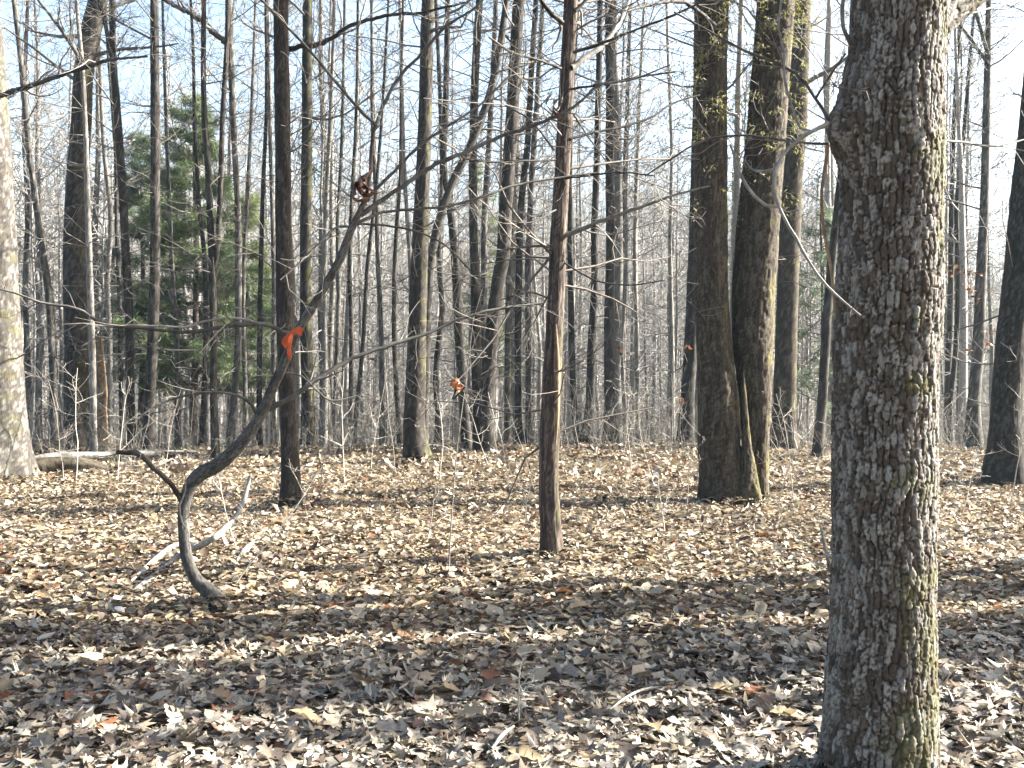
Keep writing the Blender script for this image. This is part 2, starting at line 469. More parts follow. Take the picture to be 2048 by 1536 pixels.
def px_branch(parent, name, pts, d0, d1, pal, twigs=0, tl=0.5, seed=1, lvl=1, mat=None, sides=8, col=None, origin=None, start=None, rmin=0.002, label=None, end=True):
    """one limb traced in the photograph, at its own depth, with its twigs"""
    rng = np.random.default_rng(seed)
    path = px_path(pts, d0, d1)
    if start is not None: path = np.vstack([np.append(start, path[0, 3] * 1.1), path])
    L = np.linalg.norm(np.diff(path[:, :3], axis=0), axis=1).sum()
    n = max(8, int(L / 0.05)) if L < 4 else max(12, int(L / 0.15))
    Q = catmull(path, n)
    P, R = Q[:, :3].copy(), np.maximum(Q[:, 3], rmin)
    P[1:-1] += rng.normal(0, 1, (len(P) - 2, 3)) * R[1:-1, None] * 0.18
    R = R * (1 + rng.normal(0, 0.06, len(R)))
    mb = MB()
    pc = np.array(PAL[pal][1]); lc = np.array(PAL[pal][2])
    k = (vnoise(np.arange(len(P)) * 0.37, np.zeros(len(P)) + 0.5, seed)[:, None] > 0.55) * 0.6
    cc = np.repeat((pc * (1 - k) + lc * k) if col is None else np.repeat([col], len(P), 0), sides, 0)
    mb.tube(P, R, sides, cc)
    tip = P[-1]
    for i in range(twigs):
        t = rng.uniform(0.12, 1.0)
        j = min(int(t * (len(P) - 1)), len(P) - 2)
        td = unit(P[j + 1] - P[j])
        s = rng.normal(0, 1, 3); s -= td * float(s @ td)
        d = unit(td * rng.uniform(0.4, 1.0) + unit(s) * rng.uniform(0.5, 1.0))
        grow(mb, rng, P[j], d, tl * rng.uniform(0.4, 1.3), max(R[j] * 0.5, rmin), lvl, TWIGC, rmin, 0.2, 0.15, (4, 4))
    o = mb.build(name, mat or M_TWIG, parent, origin)
    if label: o['label'] = label
    return o

# ------------------------------------------------------------------ ground
def build_ground():
    xs = np.sinh(np.linspace(-6.2, 6.2, 171)) / math.sinh(6.2) * 1500
    ys = np.concatenate([np.linspace(-1200, -20, 12), np.linspace(-10, 60, 141), np.geomspace(61, 2500, 90)])
    X, Y = np.meshgrid(xs, ys)
    Z = ground_z(X, Y)
    V = np.stack([X, Y, Z], -1).reshape(-1, 3)
    ny, nx = X.shape
    i = np.arange(ny - 1)[:, None] * nx; k = np.arange(nx - 1)[None, :]
    q = np.stack([i + k, i + k + 1, i + nx + k + 1, i + nx + k], -1).reshape(-1, 4)
    mb = MB(); mb.add(V, quads=q, col=(0.2, 0.15, 0.1))
    o = mb.build('ground', M_GROUND)
    tag(o, 'forest floor of brown leaf mould falling away behind a low crest', 'ground', kind='structure')
    return o
GROUND = build_ground()

# ------------------------------------------------------------------ fallen leaves
LEAFC = np.array([(0.235, 0.178, 0.106), (0.285, 0.230, 0.150), (0.185, 0.130, 0.078), (0.105, 0.066, 0.040), (0.345, 0.300, 0.220), (0.155, 0.127, 0.095),
                  (0.058, 0.036, 0.024), (0.165, 0.068, 0.030), (0.190, 0.168, 0.138), (0.310, 0.265, 0.190), (0.085, 0.064, 0.048)])
LEAFW = np.array([0.16, 0.16, 0.10, 0.09, 0.12, 0.09, 0.09, 0.018, 0.08, 0.08, 0.05]); LEAFW /= LEAFW.sum()
def leaf_shape(rng, n, kind):
    """one dry leaf 1 m long: midrib along x, lobed or toothed sides, curled"""
    t = np.linspace(0, 1, n)
    env = np.sin(np.pi * np.clip(t, 0.02, 0.985) ** 0.85) ** 0.7
    if kind == 0:    # lobed oak leaf
        w = 0.23 * env * (1 + (0.38 if n > 4 else 0.0) * np.cos(np.arange(n) * math.pi)) if n < 9 else 0.22 * env * (1 + 0.36 * np.cos(t * 2 * math.pi * 3.6 + 0.6))
    elif kind == 1:  # simple oval
        w = 0.21 * env
    else:            # broad, five-pointed
        w = 0.28 * env * (1 + 0.4 * np.cos(np.arange(n) * math.pi + 1.0))
    w = w * rng.uniform(0.8, 1.2, n); w[0] = 0.012; w[-1] = 0.015
    if n == 2: w = np.array([0.16, 0.2]) * rng.uniform(0.8, 1.2, 2)
    wl = w * rng.uniform(0.85, 1.15, n); wr = w * rng.uniform(0.85, 1.15, n)
    sweep = (0.08 * np.cos(np.arange(n) * math.pi) if n < 9 else 0.05 * np.cos(t * 2 * math.pi * 3.6 + 0.6)) if kind != 1 else 0
    cx = rng.normal(0.0, 0.8); cl = rng.normal(0.5, 0.75); tw = rng.normal(0, 0.6)
    x = t - 0.5
    def place(y, dx):
        fold = cl * y * y * 1.6 + 0.18 * abs(cl) * np.abs(y)
        z = 0.55 * cx * (x * x) + fold + tw * x * y
        z = z + rng.normal(0, 0.012, n)
        return np.stack([x * (1 - 0.12 * abs(cx)) + dx, y, z], 1)
    L = place(wl, sweep); M = place(np.zeros(n), 0); Rr = place(-wr, sweep)
    V = np.stack([L, M, Rr], 1).reshape(-1, 3)
    i = np.arange(n - 1) * 3
    q = np.concatenate([np.stack([i, i + 1, i + 4, i + 3], 1), np.stack([i + 1, i + 2, i + 5, i + 4], 1)])
    V[:, 2] -= V[:, 2].mean()
    return V, q
def rot_mats(rng, n, tilt):
    yaw = rng.uniform(0, 2 * math.pi, n); tx = rng.normal(0, tilt, n); ty = rng.normal(0, tilt, n)
    c, s = np.cos(yaw), np.sin(yaw); cx, sx = np.cos(tx), np.sin(tx); cy, sy = np.cos(ty), np.sin(ty)
    Z = np.zeros((n, 3, 3)); Z[:, 0, 0] = c; Z[:, 0, 1] = -s; Z[:, 1, 0] = s; Z[:, 1, 1] = c; Z[:, 2, 2] = 1
    X = np.zeros((n, 3, 3)); X[:, 0, 0] = 1; X[:, 1, 1] = cx; X[:, 1, 2] = -sx; X[:, 2, 1] = sx; X[:, 2, 2] = cx
    Y = np.zeros((n, 3, 3)); Y[:, 1, 1] = 1; Y[:, 0, 0] = cy; Y[:, 0, 2] = sy; Y[:, 2, 0] = -sy; Y[:, 2, 2] = cy
    return Z @ X @ Y
def leaf_sizes(rng, n):
    return np.clip(rng.lognormal(math.log(0.076), 0.36, n), 0.03, 0.16)
HEAPS = [((px - 1024) / F * d, d, r, h) for px, d, r, h in ((1757, 3.9, 0.21, 0.05), (1107, 8.85, 0.11, 0.06), (445, 7.1, 0.05, 0.05), (581, 12.2, 0.13, 0.07), (1468, 13.2, 0.42, 0.09), (4, 16, 0.42, 0.08), (836, 18.5, 0.24, 0.07), (2012, 15.6, 0.35, 0.08))]
def build_leaves():
    rng = np.random.default_rng(5)
    mb = MB()
    zones = [(3.3, 5.2, 760, 8, 0.22), (5.2, 6.5, 800, 5, 0.21), (6.5, 10.5, 700, 4, 0.30), (10.5, 16, 420, 3, 0.34), (16, 27, 190, 2, 0.42)]
    for (a, b, dens, nst, tilt) in zones:
        shapes = [leaf_shape(rng, nst, (0, 0, 1, 2)[k % 4]) for k in range(14)]
        half = lambda y: 0.5 * y * 1.12 + 0.9
        area = 2 * ((0.56 * b * b / 2 + 0.9 * b) - (0.56 * a * a / 2 + 0.9 * a))
        N = int(area * dens)
        y = np.sqrt(rng.uniform(a * a, b * b, N)); x = rng.uniform(-1, 1, N) * half(y)
        # leaves drift: thinner and thicker patches
        keep = rng.uniform(0, 1, N) < 0.72 + 0.4 * vnoise(x * 1.1 + 50, y * 1.1, 3.0)
        x, y = x[keep], y[keep]; N = len(x)
        sz = leaf_sizes(rng, N) * (1.0 if b < 14 else (1.1 if b < 20 else 1.3))
        z = ground_z(x, y) + rng.uniform(0.004, 0.04, N) + 0.035 * vnoise(x * 2.3, y * 2.3, 9.0)
        for (hx, hy, hr, hh) in HEAPS: z = z + hh * np.exp(-(np.maximum(np.hypot(x - hx, y - hy) - hr, 0) / 0.16) ** 2)
        Rm = rot_mats(rng, N, tilt)
        patch = vnoise(x * 0.7 + 20, y * 0.7, 13.0)
        ci = rng.choice(len(LEAFC), N, p=LEAFW)
        col = LEAFC[ci] * rng.uniform(0.75, 1.2, N)[:, None] * (0.85 + 0.3 * patch)[:, None]
        shade_grey = (sstep(7.5, 4.5, y) * 0.4)[:, None] if b < 8 else np.zeros((N, 1))  # silvery look of shade put into the near leaves' colour, fading out with depth
        col = col * (1 - shade_grey) + (col.mean(1)[:, None] * np.array([1.12, 1.08, 1.0]) * 1.08) * shade_grey
        sid = rng.integers(0, len(shapes), N)
        for k, (V, q) in enumerate(shapes):
            m = np.where(sid == k)[0]
            if not len(m): continue
            W = np.einsum('nij,vj->nvi', Rm[m], V) * sz[m][:, None, None]
            W += np.stack([x[m], y[m], z[m]], 1)[:, None, :]
            lo = W[:, :, 2].min(1) - ground_z(x[m], y[m])
            W[:, :, 2] += np.maximum(-lo + 0.002, 0)[:, None]
            nv = len(V)
            Q = (q[None] + (np.arange(len(m)) * nv)[:, None, None]).reshape(-1, 4)
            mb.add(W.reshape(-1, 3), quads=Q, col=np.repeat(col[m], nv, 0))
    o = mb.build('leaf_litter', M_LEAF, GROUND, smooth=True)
    o['kind'] = 'stuff'
    # the largest leaves in front, one by one
    rng = np.random.default_rng(77)
    meshes = []
    for k in range(24):
        V, q = leaf_shape(rng, 15, (0, 0, 1, 0, 1)[k % 5])
        c = LEAFC[(0, 1, 4, 2, 9, 5, 8, 1, 3, 4, 0, 7)[k % 12]]
        me = bpy.data.meshes.new('leaf')
        fill_mesh(me, V, q, np.zeros((0, 3), np.int64), np.repeat([c], len(V), 0), True)
        me.materials.append(M_LEAF)
        meshes.append((me, V))
    for k in range(300):
        me, V = meshes[k % 24]
        y = math.sqrt(rng.uniform(3.9 ** 2, 7.6 ** 2)); x = rng.uniform(-0.53, 0.53) * y
        s = float(np.clip(rng.normal(0.138, 0.035), 0.085, 0.22))
        o = bpy.data.objects.new('leaf', me)
        COL.objects.link(o)
        o.parent = GROUND
        o.scale = (s, s, s)
        o.rotation_euler = (rng.normal(0, 0.22), rng.normal(0, 0.22), rng.uniform(0, 6.28))
        zz = (np.array(o.rotation_euler.to_matrix()) @ V.T)[2].min() * s
        o.location = (x, y, float(ground_z(x, y)) + 0.035 + max(-zz * 0.85, 0))
build_leaves()

# ------------------------------------------------------------------ standing trees traced from the photograph
# (name, label, depth m, bark, [(px, py, width px) from base to top], options); base py None = on the ground
def tree(name, label, d, pal, pts, H=17.0, nang=20, plate=(0.05, 0.16, 0.012), moss=0.0, lichen=0.25, flare=0.35, flare_h=0.28, seed=0, crown=True, twigs=6, group=None, nvis=110, stems=(), cat='tree', lobes=5, nl=10, reach=2.6, tk=(3, 4), wob=0.05):
    rng = np.random.default_rng(seed + 100)
    bx = (pts[0][0] - 1024) / F * d
    base = np.array([bx, d, float(ground_z(bx, d))])
    root = thing(name, label, cat, base, group)
    top_vis = CAM_H + 768 / F * d
    def one(pp, first):
        path = []
        for (px, py, w) in pp:
            if py is None:
                path.append([bx, d, base[2] - 0.12, w * d / F / 2])
            else:
                p = PX(px, py, d)
                path.append([p[0], p[1], p[2], w * d / F / 2])
        path = np.array(path)
        if first and len(path) > 2:      # small sway in depth too
            k = np.linspace(0, 1, len(path)); path[:, 1] += np.sin(k * 3 + seed) * 0.10 * k
        hz = path[-1, 2]
        if hz < H:
            dv = path[-1, :3] - path[-3, :3] if len(path) > 2 else path[-1, :3] - path[0, :3]
            dv = unit(dv * np.array([0.6, 0.6, 1]))
            r = path[-1, 3]
            m = 4
            for i in range(1, m + 1):
                t = i / m
                q = path[len(pp) - 1, :3] + dv * (H - hz) * t + np.array([rng.normal(0, 0.12), rng.normal(0, 0.12), 0]) * t
                path = np.vstack([path, [q[0], q[1], q[2], max(r * (1 - 0.85 * t), 0.02)]])
        L = np.concatenate([[0], np.cumsum(np.linalg.norm(np.diff(path[:, :3], axis=0), axis=1))])
        lv = float(np.interp(min(top_vis + 0.5, path[-1, 2]), path[:, 2], L)) if path[-1, 2] > top_vis else L[-1]
        zs = np.linspace(0, lv, nvis)
        if L[-1] > lv + 0.5: zs = np.concatenate([zs, np.linspace(lv, L[-1], 22)[1:]])
        mb = MB()
        P, R = trunk_mesh(mb, path, nang, zs, pal, plate[0], plate[1], plate[2], seed * 7.3 + 1 + (0 if first else 3), flare if first else 0.0, flare_h, moss, 0.0, lichen, lobes=lobes, wob=wob)
        mb.build('trunk', M_BARK, root, base)
        return P, R
    P, R = one(pts, True)
    allp = [(P, R)]
    for st in stems: allp.append(one(st, False))
    if crown:
        mb = MB()
        rmin = max(0.0030, d * 0.00019)
        tc = np.array(PAL[pal][1]) * 0.5 + np.array(TWIGC) * 0.7
        for (P, R) in allp:
            zt = P[:, 2].max()
            z0 = min(max(4.5, 0.42 * zt), top_vis + 1.5)
            crown_for(mb, rng, P, R, z0, zt - 0.3, nl, reach, tc, rmin, 2, tk + (6,))
            side_twigs(mb, rng, P, R, base[2] + 0.8, min(top_vis + 0.5, zt), int(twigs * 1.9), 1.5, tc, rmin)
        mb.build('crown', M_TWIG, root, base)
    root['_d'] = d
    return root, base, allp

B = None
TREES = {}
def T(key, *a, **k):
    TREES[key] = tree(*a, **k)

# near and mid trees -------------------------------------------------------------------------------
T('left_big', 'oak_tree', 'stout lichen-grey tree cut by the left edge, roots flaring beside the fallen logs', 16.0, 'grey',
  [(4, None, 100), (3, 900, 98), (-2, 800, 92), (-8, 600, 84), (-18, 300, 76), (-38, 0, 70)], H=19, nang=64, nvis=240, plate=(0.045, 0.12, 0.014), moss=0.08, lichen=0.2, flare=0.55, flare_h=0.45, seed=1, twigs=6)
T('kinked', 'oak_tree', 'thick half-shadowed tree whose top kinks right, behind a slim pale trunk', 24.0, 'dark',
  [(155, None, 50), (153, 700, 47), (150, 500, 45), (154, 380, 42), (163, 250, 38), (170, 140, 36), (186, 60, 38), (200, 0, 36)], H=18, nang=36, nvis=160, seed=2, moss=0.2, lichen=0.4, twigs=14)
T('slim_pale', 'young_tree', 'slim pale straight tree in front of the thick kinked tree', 22.0, 'pale',
  [(187, None, 14), (186, 773, 13), (181, 568, 12), (176, 376, 10), (174, 273, 9), (167, 137, 8), (154, 0, 7)], H=13, nang=14, seed=3, twigs=14)
T('sway_d', 'young_tree', 'dark swaying slender tree left of the evergreen, forked near the top edge', 23.0, 'dark',
  [(264, None, 18), (261, 773, 16), (258, 603, 16), (253, 513, 16), (246, 376, 16), (236, 239, 14), (226, 120, 13), (222, 0, 11)], H=15, nang=18, seed=4, twigs=18, stems=([(226, 125, 9), (206, 30, 7), (190, -20, 6)],))
T('straight_e', 'oak_tree', 'straight dark tree standing against the middle of the evergreen', 23.0, 'dark',
  [(297, None, 25), (298, 840, 21), (302, 773, 20), (308, 603, 20), (309, 513, 19), (308, 273, 18), (306, 0, 16)], H=17, nang=22, seed=5, twigs=16, lichen=0.4)
T('fork_f', 'young_tree', 'slender forked tree, pale right stem, rooted just behind the leaning sapling', 20.7, 'dark',
  [(432, None, 17), (427, 773, 14), (426, 603, 14), (422, 500, 14), (414, 325, 12), (407, 239, 11), (405, 137, 10), (407, 0, 9)], H=13, nang=16, seed=6, twigs=16, stems=([(428, 540, 9), (434, 500, 10), (441, 376, 10), (445, 239, 10), (453, 103, 9), (455, 0, 8)],))
T('bent_h', 'young_tree', 'slender bowed tree with a heavy limb slanting up to the left', 24.0, 'grey',
  [(458, None, 18), (467, 808, 14), (475, 690, 13), (476, 560, 13), (474, 400, 12), (466, 240, 12), (462, 100, 13), (459, 0, 12)], H=16, nang=16, seed=7, twigs=16)
T('mid_i', 'hickory_tree', 'straight dark tree behind the orange ribbon, lit along its lower right', 12.2, 'dark',
  [(581, None, 42), (581, 944, 36), (574, 773, 35), (569, 603, 33), (567, 400, 31), (567, 273, 30), (566, 120, 29), (566, 0, 28)], H=17, nang=48, nvis=220, plate=(0.035, 0.13, 0.010), seed=8, twigs=5, lichen=0.22, flare=0.22)
T('mid_j', 'oak_tree', 'dark tree with yellowish mossy edge just right of the ribbon tree', 25.0, 'dark',
  [(617, None, 30), (615, 773, 25), (612, 637, 23), (612, 513, 22), (615, 273, 21), (615, 120, 19), (616, 0, 18)], H=18, nang=22, seed=9, twigs=14, moss=0.8)
T('oak_k', 'oak_tree', 'dark tree with swollen mossy foot and sunlit right flank left of the cedar', 18.5, 'dark',
  [(836, None, 52), (828, 860, 43), (832, 739, 39), (838, 568, 34), (842, 444, 31), (848, 308, 28), (852, 171, 26), (855, 0, 24)], H=18, nang=40, nvis=200, plate=(0.04, 0.12, 0.012), seed=10, twigs=16, moss=0.4, lichen=0.22)
T('curvy_n', 'young_tree', 'dark bowed tree just right of the swollen-footed tree', 22.8, 'dark',
  [(935, None, 24), (930, 842, 19), (923, 739, 19), (917, 637, 18), (909, 500, 16), (899, 410, 13), (888, 330, 12), (891, 205, 12), (894, 68, 11), (895, 0, 10)], H=16, nang=18, seed=11, twigs=16)
T('lean_m', 'young_tree', 'tree leaning hard right across the centre from behind the swollen-footed tree', 21.0, 'dark',
  [(846, None, 20), (850, 760, 18), (858, 560, 17), (869, 478, 17), (900, 376, 16), (941, 290, 16), (978, 190, 15), (996, 110, 13), (1012, 0, 12)], H=14, nang=18, seed=12, twigs=12, lichen=0.5)
T('pair_o', 'oak_tree', 'dark straight tree touching the foot of the right-leaning tree', 22.0, 'dark',
  [(960, None, 27), (957, 842, 22), (953, 739, 20), (951, 568, 19), (947, 478, 17), (946, 308, 16), (951, 137, 15), (959, 0, 14)], H=17, nang=20, seed=13, twigs=14)
T('lean_p', 'oak_tree', 'stout dark tree leaning gently right, pale bark patch at its foot', 21.5, 'dark',
  [(976, None, 38), (973, 842, 31), (978, 739, 29), (988, 637, 28), (997, 560, 27), (1006, 510, 27), (1012, 410, 26), (1022, 273, 25), (1030, 137, 24), (1037, 0, 23)], H=18, nang=26, nvis=150, seed=14, twigs=14, lichen=0.25)
T('thin_q', 'young_tree', 'thin grey tree seen through the gap left of the stout leaning tree', 26.5, 'grey',
  [(962, None, 15), (966, 700, 14), (968, 568, 13), (969, 444, 12), (975, 342, 12), (981, 239, 11), (988, 103, 10), (992, 0, 9)], H=17, nang=14, seed=15, twigs=12)
T('stem_r', 'young_tree', 'narrow dark tree left of the red-barked cedar trunk, bending right high up', 24.5, 'dark',
  [(1043, None, 20), (1038, 842, 15), (1036, 671, 14), (1038, 560, 14), (1042, 410, 13), (1055, 290, 12), (1063, 137, 11), (1072, 0, 10)], H=16, nang=16, seed=16, twigs=14)
T('stem_s', 'young_tree', 'narrow tree hugging the left side of the red-barked cedar trunk', 25.6, 'grey',
  [(1057, None, 16), (1057, 842, 13), (1057, 671, 13), (1056, 534, 12), (1061, 410, 12), (1070, 260, 11), (1080, 103, 10), (1086, 0, 9)], H=16, nang=14, seed=17, twigs=14)
T('stem_t', 'young_tree', 'grey-brown tree deep between the leaning tree and the narrow dark one', 29.0, 'grey',
  [(1016, None, 20), (1016, 842, 16), (1017, 671, 15), (1020, 500, 14), (1024, 300, 13), (1030, 100, 12), (1032, 0, 11)], H=17, nang=14, seed=18, twigs=14, moss=0.5)
T('stem_x', 'young_tree', 'slender dark tree just right of the red-barked cedar trunk', 24.6, 'dark',
  [(1157, None, 18), (1152, 870, 13), (1145, 739, 12), (1142, 568, 11), (1140, 420, 10), (1141, 280, 9), (1150, 100, 8), (1156, 0, 7)], H=14, nang=14, seed=19, twigs=12)
T('stem_v', 'oak_tree', 'dark slightly leaning tree, left one of a close pair right of the cedar', 24.6, 'dark',
  [(1170, None, 24), (1180, 808, 18), (1183, 705, 17), (1190, 568, 15), (1189, 470, 14), (1193, 342, 13), (1197, 171, 12), (1200, 0, 11)], H=16, nang=18, seed=20, twigs=16)
T('stem_w', 'oak_tree', 'dark straight tree, right one of a close pair right of the cedar', 24.3, 'dark',
  [(1224, None, 32), (1221, 842, 24), (1219, 739, 22), (1219, 603, 20), (1221, 513, 18), (1219, 342, 17), (1219, 205, 16), (1217, 34, 15), (1217, -20, 14)], H=17, nang=20, seed=21, twigs=16, lichen=0.42)
T('behind_bb', 'oak_tree', 'dark tree half hidden behind the left edge of the twin mossy trunks', 24.6, 'dark',
  [(1370, None, 36), (1375, 800, 29), (1382, 671, 27), (1388, 500, 25), (1394, 300, 24), (1400, 0, 22)], H=18, nang=20, seed=22, twigs=10)
T('behind_aa', 'oak_tree', 'broad dark tree standing behind the right side of the twin mossy trunks', 23.5, 'mossy',
  [(1566, None, 56), (1568, 842, 47), (1571, 705, 44), (1575, 568, 42), (1584, 376, 40), (1594, 239, 40), (1601, 103, 38), (1604, 0, 36)], H=19, nang=30, nvis=140, seed=23, twigs=10, moss=0.25)
T('right_dd', 'oak_tree', 'slender forked tree with orange dead leaves right of the big oak', 24.8, 'grey',
  [(1946, None, 38), (1947, 808, 25), (1956, 700, 23), (1963, 534, 20), (1968, 450, 18), (1973, 308, 16), (1976, 205, 14), (1979, 103, 12), (1981, 0, 9)], H=13, nang=18, seed=24, twigs=14, stems=([(1978, 118, 8), (1962, 60, 7), (1945, 0, 6)], [(1978, 130, 7), (1935, 70, 6), (1900, 20, 5)]), moss=0.3)
T('right_ee', 'oak_tree', 'massive dark tree cut by the right edge, leaning outward from a flared base', 15.6, 'dark',
  [(2012, None, 82), (2013, 842, 62), (2020, 739, 58), (2030, 637, 56), (2043, 513, 54), (2052, 410, 52), (2066, 273, 50), (2078, 150, 49), (2092, 0, 47)], H=19, nang=56, nvis=220, plate=(0.04, 0.12, 0.012), seed=25, twigs=10, flare=0.45, flare_h=0.5)
T('thin_gg', 'young_tree', 'grey wavering tree between the left-edge tree and the kinked tree', 27.0, 'grey',
  [(109, None, 20), (106, 739, 16), (98, 600, 15), (84, 500, 13), (70, 400, 12), (58, 300, 11), (46, 150, 10), (30, 0, 8)], H=15, nang=16, seed=26, twigs=16)
T('thin_ii', 'young_tree', 'thin pale tree between the slim pale trunk and the dark swaying one', 26.0, 'pale',
  [(220, None, 11), (219, 842, 10), (219, 671, 10), (215, 568, 9), (222, 440, 9), (210, 300, 8), (203, 150, 7), (200, 0, 6)], H=15, nang=12, seed=27, twigs=14)
T('thin_kk', 'young_tree', 'thin tree with a pale foot in front of the right half of the evergreen', 26.0, 'grey',
  [(356, None, 14), (355, 773, 11), (354, 671, 10), (346, 560, 9), (342, 450, 8), (336, 300, 7), (330, 120, 6), (326, 0, 5)], H=14, nang=12, seed=28, twigs=14)
T('thin_ll', 'young_tree', 'thin dark tree left of the slender forked one, before the evergreen', 26.0, 'dark',
  [(404, None, 14), (408, 800, 11), (412, 700, 10), (410, 520, 9), (398, 400, 8), (390, 250, 7), (386, 100, 6), (380, 0, 5)], H=14, nang=12, seed=29, twigs=14)
T('thin_nn', 'young_tree', 'thin dark tree right of the evergreen, between bowed tree and ribbon tree', 26.3, 'dark',
  [(519, None, 13), (519, 808, 11), (520, 650, 10), (522, 520, 9), (526, 360, 8), (532, 200, 7), (530, 0, 6)], H=15, nang=12, seed=30, twigs=14)
for i, (lab, d, pal, pts) in enumerate((
    ('first thin stem right of the mossy-edged tree, almost upright', 26.5, 'grey', [(668, None, 11), (670, 808, 9), (677, 603, 9), (676, 450, 8), (684, 300, 7), (688, 150, 6), (690, 0, 5)]),
    ('second thin stem right of the mossy-edged tree, faintly bowed', 27.0, 'dark', [(700, None, 11), (703, 671, 9), (700, 534, 8), (704, 400, 7), (712, 250, 6), (716, 0, 5)]),
    ('thin dark stem leaning right across its neighbours, behind the lower sapling branch', 25.6, 'dark', [(706, None, 10), (711, 842, 9), (725, 705, 8), (735, 534, 8), (750, 400, 7), (762, 250, 6), (776, 0, 5)]),
    ('thin grey stem midway between the ribbon tree and the swollen-footed tree', 26.0, 'grey', [(764, None, 12), (763, 671, 9), (756, 534, 9), (752, 400, 8), (744, 250, 7), (742, 0, 6)]),
    ('thin dark crooked stem next left of the swollen-footed tree', 25.4, 'dark', [(803, None, 13), (797, 842, 10), (788, 671, 9), (790, 500, 8), (800, 350, 7), (802, 150, 6), (806, 0, 5)]),
    ('slim pale stem pressed behind the left side of the swollen-footed tree', 26.0, 'pale', [(822, None, 13), (822, 760, 10), (821, 534, 10), (812, 400, 8), (806, 250, 7), (800, 0, 6)]),
    ('dark stem showing just right of the swollen-footed tree', 25.8, 'dark', [(876, None, 15), (876, 842, 12), (872, 739, 11), (884, 620, 11), (878, 513, 10), (884, 350, 9), (880, 180, 8), (872, 0, 7)]),
    ('thin stem deep behind the close pair right of the cedar', 30.0, 'grey', [(1247, None, 13), (1246, 603, 10), (1248, 400, 9), (1254, 200, 8), (1260, 0, 7)]),
    ('thin pale stem in the open gap left of the twin mossy trunks', 30.0, 'pale', [(1345, None, 11), (1344, 700, 9), (1340, 500, 8), (1343, 300, 7), (1336, 100, 6), (1334, 0, 5)]),
    ('thin pale stem between the close pair and the open gap', 29.0, 'pale', [(1276, None, 11), (1274, 700, 9), (1270, 500, 8), (1276, 300, 7), (1284, 100, 6), (1290, 0, 5)]),
    ('thin dark stem just right of the big oak, deep in the trees', 29.0, 'dark', [(1894, None, 15), (1896, 760, 12), (1902, 600, 12), (1904, 450, 11), (1908, 300, 9), (1916, 130, 8), (1924, 0, 6)]),
    ('wavering dark stem seen between the big oak and the slender forked tree', 28.0, 'dark', [(1902, None, 13), (1900, 820, 11), (1912, 700, 10), (1918, 560, 10), (1914, 420, 9), (1930, 250, 8), (1944, 60, 6), (1950, 0, 5)]),
    ('leaning shadowed stem low between the twin trunks and the big oak', 20.5, 'dark', [(1632, None, 20), (1645, 800, 19), (1652, 680, 18), (1660, 560, 17), (1676, 400, 15), (1690, 250, 13), (1704, 0, 11)]),
    ('pale thin stem left of the grey wavering tree near the left edge', 29.0, 'pale', [(76, None, 10), (78, 800, 8), (84, 650, 8), (70, 500, 7), (60, 350, 6), (40, 100, 5), (34, 0, 5)]),
    ('grey stem peeping between the kinked tree and the left-edge tree', 30.0, 'grey', [(62, None, 13), (58, 760, 11), (52, 600, 10), (56, 420, 9), (48, 250, 8), (54, 0, 6)]),
    ('slim stem seen behind the left edge of the evergreen', 29.0, 'dark', [(246, None, 11), (242, 760, 9), (240, 600, 9), (234, 480, 8), (230, 300, 7), (214, 100, 6), (208, 0, 5)]),
    ('slim grey stem filling the gap between bowed tree and evergreen', 28.0, 'grey', [(492, None, 11), (490, 760, 9), (486, 600, 8), (492, 420, 8), (500, 260, 7), (510, 0, 5)]),
    ('grey stem close behind the ribbon tree on its left', 28.5, 'grey', [(548, None, 13), (546, 760, 10), (548, 600, 10), (544, 420, 9), (540, 260, 8), (536, 0, 6)]),
    ('pale slim stem close right of the mossy-edged tree', 26.0, 'pale', [(648, None, 13), (650, 760, 11), (648, 640, 10), (652, 420, 9), (660, 260, 8), (668, 60, 6), (670, 0, 6)]))):
    T('stem%d' % i, 'slender_tree', lab, d, pal, pts, H=14.5, nang=12, nvis=80, seed=40 + i, twigs=11, lichen=0.4, nl=8)

# broken rotten snag
T('snag', 'tree_snag', 'rotten tan snag with torn bark beside the slim pale trunk', 25.0, 'rotten',
  [(203, None, 30), (201, 840, 24), (203, 780, 20), (200, 720, 15), (203, 672, 8), (206, 655, 2)], H=1.0, nang=22, nvis=90, plate=(0.09, 0.35, 0.05), seed=71, crown=False, lichen=0.5, wob=0.16, cat='snag')

